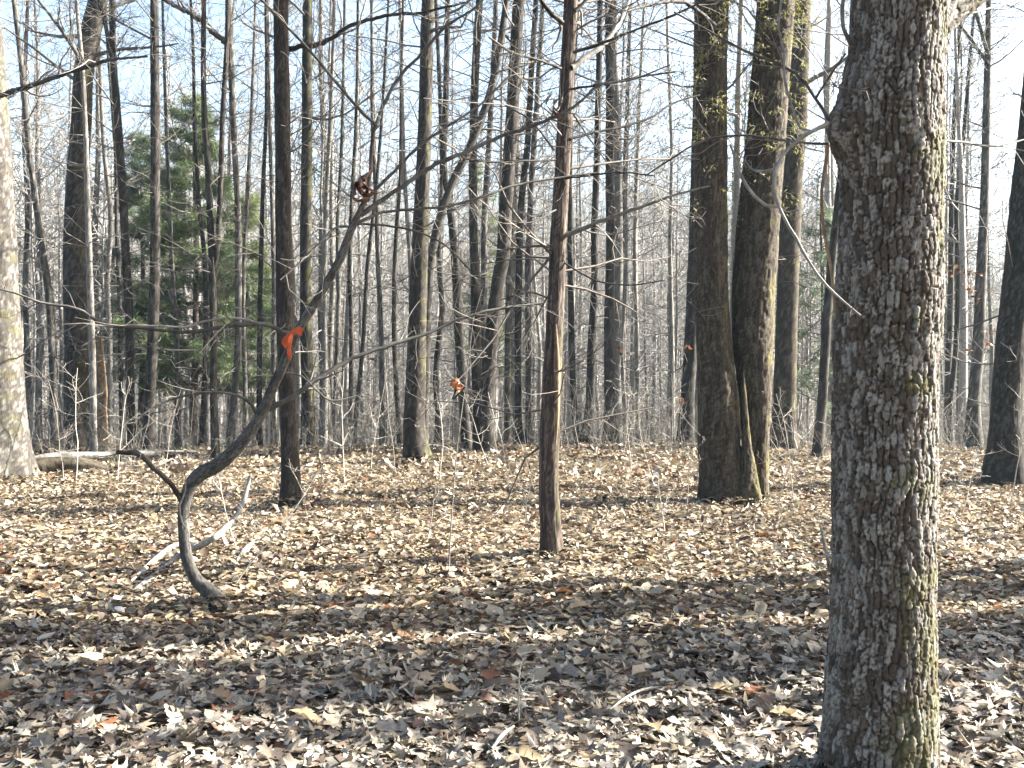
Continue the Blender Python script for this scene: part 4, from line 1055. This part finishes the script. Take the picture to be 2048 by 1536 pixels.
# curled brown leaves caught on the sapling branches
for k, (px, py, d, lab) in enumerate(((727, 384, 7.05, 'curled brown dead leaf caught in the crotch of the leaning sapling'), (1101, 214, 7.55, 'curled brown dead leaf perched on the long branch beside the cedar trunk'), (738, 714, 7.2, 'small brown leaf stuck on the low branch of the leaning sapling'))):
    o = PX(px, py, d)
    root = thing('dead_leaf', lab, 'leaf', o)
    rng = np.random.default_rng(820 + k)
    for m in range((4, 3, 1)[k]):
        V, q = leaf_shape(rng, 11, 0)
        s = (0.21, 0.19, 0.09)[k]; V[:, 1] *= 1.5
        V = V.copy(); V[:, 2] += (2.4, 1.6, 0.8)[k] * V[:, 0] ** 2
        a = rng.uniform(-0.5, 0.5) + (1.2, 1.3, 0.3)[k]
        ca, sa = math.cos(a), math.sin(a)
        Ry = np.array([[ca, 0, sa], [0, 1, 0], [-sa, 0, ca]])
        W = (V @ Ry.T) * s + rng.normal(0, 0.03, 3)
        mb = MB(); mb.add(W, quads=q, col=np.array((0.085, 0.042, 0.026)) * rng.uniform(0.8, 1.3))
        mb.build('blade', M_LEAF, root, None, smooth=True)
# small dead orange leaves clinging to trees
def clinging(key, spots, d, seed):
    root, base, _ = TREES[key]
    mb = MB(); rng = np.random.default_rng(seed)
    lb = MB()
    for (px, py, n, sp) in spots:
        c = PX(px, py, d)
        P, R = TREES[key][2][0]
        j = int(np.argmin(np.abs(P[:, 2] - c[2] + 0.2)))
        Q = catmull(np.vstack([P[j], (P[j] + c) / 2 + rng.normal(0, 0.08, 3), c]), 8)
        mb = MB(); mb.tube(Q, np.linspace(0.012, 0.005, 8), 4, (0.12, 0.1, 0.08)); mb.build('branch', M_TWIG, root, base)
        for k in range(n):
            V, q = leaf_shape(rng, 5, 0)
            W = (V @ rot_mats(rng, 1, 1.0)[0].T) * rng.uniform(0.08, 0.15) + c + rng.normal(0, 1, 3) * np.array([sp, sp, sp * 0.45]) * d / F
            lb.add(W, quads=q, col=np.array(ORANGE[int(rng.integers(0, 4))]) * rng.uniform(0.35, 0.8))
    o = lb.build('dead_leaves', M_LEAF, root, base, smooth=False); o['kind'] = 'stuff'
clinging('right_dd', [(1905, 535, 16, 14), (1935, 545, 16, 14), (1938, 580, 16, 12), (1958, 600, 8, 8), (1985, 690, 12, 12), (1930, 705, 8, 8), (1975, 670, 8, 10)], 24.6, 31)
clinging('behind_bb', [(1375, 692, 6, 9), (1358, 800, 7, 8)], 24.3, 32)
clinging('stem_w', [(1248, 700, 6, 9)], 24.2, 33)

# ------------------------------------------------------------------ logs, sticks, stones
def log(name, label, ps, radii, pal, cat, seed, sides=26, moss=0.0, mat=None, plate=(0.05, 0.2, 0.008)):
    path = np.array([np.append(p, r) for p, r in zip(ps, radii)])
    L = np.linalg.norm(np.diff(path[:, :3], axis=0), axis=1).sum()
    mb = MB()
    rr = [path[0].copy(), *path, path[-1].copy()]
    t0 = unit(path[1, :3] - path[0, :3]); t1 = unit(path[-1, :3] - path[-2, :3])
    rr[0][:3] -= t0 * 0.012; rr[0][3] = 0.006; rr[-1][:3] += t1 * 0.012; rr[-1][3] = 0.006
    path = np.array(rr); L += 0.024
    zs = np.concatenate([[0, 0.012], np.linspace(0.03, L - 0.03, 110), [L - 0.012, L]])
    trunk_mesh(mb, path, sides, zs, pal, plate[0], plate[1], plate[2], seed, 0.0, 0.2, moss, 1.5, 0.6, wob=0.07)
    o = mb.build(name, mat or M_WOOD, None, path[0, :3])
    o.location = tuple(path[0, :3])
    tag(o, label, cat)
    return o
def GP(px, d, lift):
    x = (px - 1024) / F * d
    return np.array([x, d, float(ground_z(x, d)) + lift])
log('fallen_log', 'pale barkless fallen log lying across behind the left-edge tree', [GP(60, 19.0, 0.12), GP(120, 19.2, 0.17), GP(190, 19.5, 0.18), GP(260, 20.0, 0.17), GP(325, 20.6, 0.14)], [0.075, 0.08, 0.07, 0.06, 0.045], 'bleached', 'log', 201.0, plate=(0.05, 0.25, 0.008))
log('fallen_log', 'dark mossy rotting log in shade beside the left-edge tree roots', [GP(62, 16.8, 0.10), GP(110, 16.9, 0.12), GP(170, 17.0, 0.10), GP(215, 17.1, 0.03)], [0.16, 0.16, 0.13, 0.07], 'mossy', 'log', 202.0, moss=0.5)
log('fallen_log', 'low tan fallen log on the crest behind the pale log', [GP(70, 24.0, 0.10), GP(140, 24.0, 0.11), GP(215, 24.2, 0.09), GP(250, 24.5, 0.04)], [0.10, 0.10, 0.085, 0.04], 'rotten', 'log', 203.0, plate=(0.1, 0.5, 0.004))
log('fallen_branch', 'thin pale branch on the crest leading right from the pale log', [GP(270, 22.0, 0.10), GP(320, 22.2, 0.09), GP(370, 22.5, 0.09), GP(418, 22.8, 0.03)], [0.035, 0.03, 0.025, 0.015], 'bleached', 'branch', 204.0, sides=10, plate=(0.1, 0.5, 0.002))
def on(px, py, lift=0.0):
    d = CAM_H * F / (py - 768.0)
    for _ in range(3):
        x = (px - 1024) / F * d
        d = (CAM_H - float(ground_z(x, d))) * F / (py - 768.0)
    p = PX(px, py, d); p[2] += lift
    return p
log('fallen_branch', 'bleached fallen branch behind the leaning sapling, its tip raised to the right', [on(262, 1196, 0.02), on(305, 1162, 0.025), on(362, 1122, 0.05), PX(425, 1078, 7.9), PX(462, 1045, 8.2), PX(482, 1015, 8.35), PX(492, 985, 8.4), PX(501, 950, 8.45)], [0.026, 0.028, 0.026, 0.024, 0.022, 0.02, 0.017, 0.011], 'bleached', 'branch', 205.0, sides=12, plate=(0.03, 0.16, 0.004))
log('fallen_branch', 'bleached split stick lying against the fallen branch, on its left', [on(258, 1176, 0.03), on(300, 1140, 0.05), on(345, 1108, 0.06), on(400, 1085, 0.05)], [0.012, 0.022, 0.026, 0.012], 'bleached', 'branch', 206.0, sides=10, plate=(0.03, 0.16, 0.004))
log('fallen_branch', 'short bleached stick right of the leaning sapling foot', [on(474, 1130, 0.03), on(490, 1112, 0.05), on(506, 1098, 0.06)], [0.012, 0.026, 0.012], 'bleached', 'branch', 207.0, sides=10, plate=(0.03, 0.16, 0.004))
log('standing_stick', 'pale broken stick propped upright just left of the big oak', [on(1660, 1152, 0.0), PX(1656, 1118, 7.95), PX(1648, 1085, 7.95), PX(1641, 1052, 7.95)], [0.016, 0.015, 0.012, 0.008], 'bleached', 'stick', 208.0, sides=10, plate=(0.03, 0.16, 0.004))
log('stick', 'thin grey stick lying flat in shaded leaves before the bottom centre', [on(884, 1308, 0.05), on(912, 1290, 0.06), on(945, 1286, 0.06), on(1010, 1292, 0.05)], [0.004, 0.006, 0.006, 0.004], 'bleached', 'stick', 209.0, sides=8, plate=(0.08, 0.4, 0.001))
log('stick', 'thin straight stick tilting in shaded leaves right of bottom centre', [on(1058, 1250, 0.06), on(1080, 1275, 0.07), on(1105, 1288, 0.05)], [0.005, 0.006, 0.004], 'bleached', 'stick', 210.0, sides=8, plate=(0.08, 0.4, 0.001))
log('stick', 'curved pale stick in the bottom leaves left of the big oak', [on(1220, 1440, 0.05), on(1260, 1415, 0.06), on(1300, 1400, 0.06), on(1345, 1396, 0.05)], [0.004, 0.006, 0.006, 0.004], 'bleached', 'stick', 211.0, sides=8, plate=(0.08, 0.4, 0.001))
log('stick', 'short weathered stick at the very bottom centre', [on(985, 1520, 0.05), on(1005, 1498, 0.06), on(1025, 1482, 0.06)], [0.006, 0.009, 0.006], 'bleached', 'stick', 212.0, sides=8, plate=(0.08, 0.4, 0.001))
def stone(label, px, py, s, seed):
    rng = np.random.default_rng(seed)
    import bmesh
    bm = bmesh.new(); bmesh.ops.create_icosphere(bm, subdivisions=3, radius=1.0)
    for v in bm.verts:
        c = np.array(v.co); n = 1 + 0.16 * math.sin(c[0] * 3 + seed) * math.cos(c[1] * 2.6) + 0.09 * math.sin(c[2] * 5 + seed * 2)
        v.co = Vector((c[0] * n * 1.15, c[1] * n * 0.9, c[2] * n * 0.72))
    me = bpy.data.meshes.new('stone'); bm.to_mesh(me); bm.free()
    for p in me.polygons: p.use_smooth = True
    me.materials.append(M_STONE)
    o = bpy.data.objects.new('stone', me); COL.objects.link(o)
    p = on(px, py); o.location = (p[0], p[1], p[2] + s * 0.45); o.scale = (s, s, s); o.rotation_euler[2] = seed
    tag(o, label, 'stone')
stone('rounded pale stone at the shadow edge below the fallen branch, upper one', 231, 1212, 0.055, 1)
stone('pale stone in shaded leaves just below the rounded one', 236, 1236, 0.06, 2)

# ------------------------------------------------------------------ trees beside the view whose shadows cross the leaves
def side_tree(label, x0, X, pal, r, H, seed, low=3.0, nl=16, reach=2.6):
    """stands at X, on the sun's line through depth x0 at the middle of the picture"""
    Y = x0 + X * math.tan(SUN_AZ)
    rng = np.random.default_rng(seed)
    base = np.array([X, Y, float(ground_z(X, Y))])
    root = thing('oak_tree', label, 'tree', base)
    path = np.array([[X, Y, base[2] - 0.1, r * 1.15], [X + rng.normal(0, .04), Y + rng.normal(0, .03), 3, r], [X + rng.normal(0, .1), Y + rng.normal(0, .06), 8, r * 0.8], [X + rng.normal(0, .3), Y + rng.normal(0, .2), H, 0.03]])
    mb = MB(); P, R = trunk_mesh(mb, path, 24, np.linspace(0, H, 120), pal, 0.05, 0.15, 0.012, seed * 1.1)
    mb.build('trunk', M_BARK, root, base)
    mb = MB()
    crown_for(mb, rng, P, R, low, H - 0.5, nl, reach, TWIGC, 0.005, 2, (4, 6, 6), 0.4)
    mb.build('crown', M_TWIG, root, base)
side_tree('tree beyond the right edge shading the far side of the shadow band', 7.42, 8.2, 'dark', 0.16, 16, 951, 7.5, 8)
side_tree('thick tree beyond the right edge throwing the broad shadow band', 6.68, 9.6, 'dark', 0.40, 18, 952, 8.5, 9)
side_tree('branchy tree beyond the right edge dappling the near leaves', 5.85, 7.0, 'grey', 0.13, 13, 953, 3.2, 26, 1.6)
side_tree('second thick tree beyond the right edge shading the nearest leaves', 5.20, 11.0, 'dark', 0.30, 18, 954, 5.5, 22, 2.2)
side_tree('slim tree beyond the right edge beside the near camera ground', 4.62, 8.4, 'grey', 0.08, 15, 955, 4.2, 16, 1.5)
side_tree('slight tree beyond the right edge behind the thick shading trees', 5.55, 14.0, 'dark', 0.16, 17, 956, 6.0, 16, 2.2)

# ------------------------------------------------------------------ the woods behind: trees in the hollow and on the far hillside
def far_tree_arrays(seed, H, r, nl, kids, rmin, lean=0.04):
    rng = np.random.default_rng(seed)
    tb, cb = MB(), MB()
    n = 9
    z = np.linspace(-0.4, H, n)
    off = np.cumsum(rng.normal(0, lean * H / n, (n, 2)), 0); off -= off[0]
    rad = r * (1 - 0.93 * np.linspace(0, 1, n) ** 0.9) + 0.006; rad[0] *= 1.3
    P = np.stack([off[:, 0], off[:, 1], z], 1)
    c = np.array((0.19, 0.178, 0.162)) * rng.uniform(0.45, 1.35)
    tb.tube(P, rad, 7, c)
    Q = catmull(np.hstack([P, rad[:, None]]), 40)
    crown_for(cb, rng, Q[:, :3], Q[:, 3], H * 0.33, H * 0.97, nl, H * 0.17, np.array((0.235, 0.222, 0.205)) * rng.uniform(0.7, 1.2), rmin, 2, kids, 0.9)
    side_twigs(cb, rng, Q[:, :3], Q[:, 3], 0.8, H * 0.5, 14, 1.3, (0.235, 0.222, 0.205), rmin)
    return tb, cb
VAR = []
for k in range(12):
    tb, cb = far_tree_arrays(1200 + k, (13, 16, 18, 11, 15, 9, 17, 14, 12, 10, 16, 8)[k], (0.11, 0.14, 0.17, 0.07, 0.10, 0.05, 0.13, 0.09, 0.075, 0.06, 0.12, 0.045)[k], 20, (5, 6, 6), 0.0075)
    to = tb.build('trunk', M_BARK); co = cb.build('crown', M_TWIG)
    VAR.append((to.data, co.data, tb, cb))
    bpy.data.objects.remove(to); bpy.data.objects.remove(co)
def far_positions(rng, n, y0, y1, half, mind):
    out = []
    while len(out) < n:
        y = math.sqrt(rng.uniform(y0 * y0, y1 * y1)); x = rng.uniform(-half, half) * y
        if y < 36 and -0.40 < x / y < -0.225: continue      # room for the evergreens
        if all((x - a) ** 2 + (y - b) ** 2 > mind * mind for a, b in out[-60:]): out.append((x, y))
    return out
rng = np.random.default_rng(1500)
ANCHOR = [(-400, 'the frame edge'), (-5, 'left-edge tree'), (153, 'kinked tree'), (300, 'straight dark tree'), (470, 'bowed tree'), (575, 'ribbon tree'), (614, 'mossy-edged tree'), (832, 'swollen-footed tree'), (980, 'stout leaning tree'), (1100, 'red cedar'), (1220, 'close pair'), (1460, 'twin trunks'), (1760, 'big oak'), (1955, 'slender forked tree'), (2015, 'right-edge tree'), (2500, 'the frame edge')]
ORD = 'first second third fourth fifth sixth seventh eighth ninth tenth eleventh twelfth thirteenth fourteenth fifteenth sixteenth seventeenth eighteenth nineteenth twentieth'.split()
def gap_of(x, y):
    px = 1024 + F * x / y
    for i in range(len(ANCHOR) - 1):
        if ANCHOR[i][0] <= px < ANCHOR[i + 1][0]: return i
    return 0 if px < 0 else len(ANCHOR) - 2
def gap_name(i):
    return 'between %s and %s' % (ANCHOR[i][1], ANCHOR[i + 1][1])
def plant(name, label, group, x, y, k, s, sz, turn):
    g = thing(name, label, 'tree', (x, y, float(ground_z(x, y))), group)
    g.rotation_euler[2] = turn; g.scale = (s, s, sz)
    for nm, me in (('trunk', VAR[k][0]), ('crown', VAR[k][1])):
        o = bpy.data.objects.new(nm, me); COL.objects.link(o); o.parent = g
seen = {}
for (x, y) in sorted(far_positions(rng, 138, 28, 56, 0.56, 1.1), key=lambda p: p[0] / p[1]):
    k = int(rng.integers(0, 12)); i = gap_of(x, y); n = seen.get(i, 0); seen[i] = n + 1
    s = rng.uniform(0.85, 1.25)
    plant('bare_tree', 'thin bare tree behind the crest, %s from left %s' % (ORD[min(n, 19)], gap_name(i)), 'bare trees crowding the hollow behind the crest', x, y, k, s, s * rng.uniform(0.9, 1.15), rng.uniform(0, 6.28))
for (x, y) in far_positions(rng, 160, 56, 112, 0.56, 1.8):
    k = int(rng.integers(0, 12)); i = gap_of(x, y)
    s = rng.uniform(0.85, 1.3)
    plant('hillside_tree', 'small bare tree on the far hillside seen %s' % gap_name(i), 'far hillside trees ' + gap_name(i), x, y, k, s, s * rng.uniform(0.9, 1.15), rng.uniform(0, 6.28))
# beyond that the wood reads as one mass
def scatter(name, label, cat, protos, pts, scales, rots):
    """one object: copies of a few shapes on points, by geometry nodes"""
    src = bpy.data.collections.new(name + '_shapes')
    for m in protos:
        o = m.build(name + '_shape', M_TWIG); COL.objects.unlink(o); src.objects.link(o)
    me = bpy.data.meshes.new(name)
    me.vertices.add(len(pts)); me.vertices.foreach_set('co', np.asarray(pts, np.float32).ravel())
    at = me.attributes.new('size', 'FLOAT', 'POINT'); at.data.foreach_set('value', np.asarray(scales, np.float32))
    at = me.attributes.new('turn', 'FLOAT_VECTOR', 'POINT'); at.data.foreach_set('vector', np.asarray(rots, np.float32).ravel())
    me.materials.append(M_TWIG)
    ob = bpy.data.objects.new(name, me); COL.objects.link(ob)
    ng = bpy.data.node_groups.new(name, 'GeometryNodeTree')
    ng.interface.new_socket('Geometry', in_out='INPUT', socket_type='NodeSocketGeometry')
    ng.interface.new_socket('Geometry', in_out='OUTPUT', socket_type='NodeSocketGeometry')
    gi = ng.nodes.new('NodeGroupInput'); go = ng.nodes.new('NodeGroupOutput')
    ci = ng.nodes.new('GeometryNodeCollectionInfo'); ci.inputs['Collection'].default_value = src
    ci.inputs['Separate Children'].default_value = True; ci.inputs['Reset Children'].default_value = True
    ip = ng.nodes.new('GeometryNodeInstanceOnPoints'); ip.inputs['Pick Instance'].default_value = True
    na = ng.nodes.new('GeometryNodeInputNamedAttribute'); na.data_type = 'FLOAT'; na.inputs[0].default_value = 'size'
    nb = ng.nodes.new('GeometryNodeInputNamedAttribute'); nb.data_type = 'FLOAT_VECTOR'; nb.inputs[0].default_value = 'turn'
    ri = ng.nodes.new('FunctionNodeRandomValue'); ri.data_type = 'INT'
    for sk in ri.inputs:
        if sk.type == 'INT' and sk.name == 'Max': sk.default_value = len(protos) - 1
        if sk.type == 'INT' and sk.name == 'Min': sk.default_value = 0
    L = ng.links
    L.new(gi.outputs[0], ip.inputs['Points']); L.new(ci.outputs[0], ip.inputs['Instance'])
    L.new([k for k in ri.outputs if k.type == 'INT'][0], ip.inputs['Instance Index'])
    L.new(na.outputs[0], ip.inputs['Scale']); L.new(nb.outputs[0], ip.inputs['Rotation'])
    L.new(ip.outputs[0], go.inputs[0])
    md = ob.modifiers.new('scatter', 'NODES'); md.node_group = ng
    tag(ob, label, cat, kind='stuff')
    return ob
def far_woods():
    prot = []
    for k in range(8):
        tb, cb = far_tree_arrays(1700 + k, (14, 17, 12, 16, 10, 18, 13, 8)[k], (0.12, 0.15, 0.08, 0.11, 0.06, 0.14, 0.09, 0.05)[k], 16, (4, 5, 5), 0.013)
        for b in (cb,):
            tb.add(np.vstack(b.v), quads=np.vstack(b.q), col=np.vstack(b.c))
        prot.append(tb)
    r = np.random.default_rng(1800)
    for k in range(5):
        tb, cb = far_tree_arrays(1750 + k, (5, 6.5, 4.5, 7, 5.5)[k], 0.03, 14, (4, 5, 5), 0.006, 0.09)
        tb.add(np.vstack(cb.v), quads=np.vstack(cb.q), col=np.vstack(cb.c)); prot.append(tb)
    pos = far_positions(r, 110, 26.5, 50, 0.58, 0.8) + far_positions(r, 850, 46, 112, 0.60, 0.9) + far_positions(r, 1900, 105, 330, 0.62, 1.2)
    pts = [(x, y, float(ground_z(x, y))) for x, y in pos]
    n = len(pts)
    scatter('far_woods', 'grey mass of bare woods filling the valley and far hillside', 'woods', prot, pts, r.uniform(0.6, 1.3, n), np.stack([r.normal(0, 0.03, n), r.normal(0, 0.03, n), r.uniform(0, 6.28, n)], 1))
far_woods()
# brush of fine whips along the crest and down the slope
def brush():
    r = np.random.default_rng(1900)
    prot = []
    for c in range(6):
        mb = MB()
        for k in range(7):
            p = np.array([r.normal(0, 0.35), r.normal(0, 0.35), -0.05]); h = r.uniform(0.4, 1.6)
            P, D = walk(r, p, unit(np.array([r.normal(0, 0.25), r.normal(0, 0.2), 1])), h, 5, 0.12, 0.1)
            cc = np.array((0.16, 0.145, 0.125)) * r.uniform(0.55, 1.25); rr = 0.0042
            mb.tube(P, np.linspace(rr * 1.4, rr * 0.7, 6), 3, cc)
            for m in range(int(r.integers(3, 8))):
                j = int(r.integers(1, 5)); a = r.uniform(0, 6.28)
                grow(mb, r, P[j], unit(np.array([math.cos(a), math.sin(a), r.uniform(0.0, 1.0)])), h * r.uniform(0.15, 0.5), rr * 0.8, 1, cc, rr * 0.6, 0.22, 0.2, (2,))
        prot.append(mb)
    pts = []
    while len(pts) < 750:
        y = math.sqrt(r.uniform(15 ** 2, 85 ** 2)); x = r.uniform(-0.58, 0.58) * y
        if y < 21 and r.uniform() < 0.5: continue
        pts.append((x, y, float(ground_z(x, y))))
    for _ in range(230):
        y = r.uniform(20.5, 31); x = r.uniform(-0.58, 0.58) * y
        pts.append((x, y, float(ground_z(x, y))))
    n = len(pts); Y = np.array(pts)[:, 1]
    scatter('undergrowth', 'bare twiggy undergrowth fringing the crest of the leaf slope', 'undergrowth', prot, pts, r.uniform(0.6, 1.2, n) * np.where(Y < 21, 0.6, 1.0) * (1 + np.maximum(Y - 30, 0) / 60), np.stack([r.normal(0, 0.1, n), r.normal(0, 0.1, n), r.uniform(0, 6.28, n)], 1))
brush()
# thin winter haze over the valley
def haze():
    V = [(x, y, z) for z in (-13.5, 84) for y in (-30, 420) for x in (-280, 280)]
    q = [(2, 3, 1, 0), (5, 7, 6, 4), (1, 5, 4, 0), (6, 7, 3, 2), (4, 6, 2, 0), (3, 7, 5, 1)]
    m = bpy.data.materials.new('haze'); m.use_nodes = True
    nt = m.node_tree
    for n in list(nt.nodes):
        if n.type != 'OUTPUT_MATERIAL': nt.nodes.remove(n)
    pv = node(nt, 'ShaderNodeVolumePrincipled')
    pv.inputs['Density'].default_value = 0.00032; pv.inputs['Color'].default_value = (0.55, 0.82, 1.0, 1)
    pv.inputs['Anisotropy'].default_value = 0.2
    nt.links.new(pv.outputs[0], nt.nodes['Material Output'].inputs['Volume'])
    mb = MB(); mb.add(V, quads=q)
    o = mb.build('haze', m, smooth=False)
    tag(o, 'thin pale haze filling the valley air', 'haze', kind='stuff')
haze()
for o in bpy.data.objects:
    if '_d' in o: del o['_d']
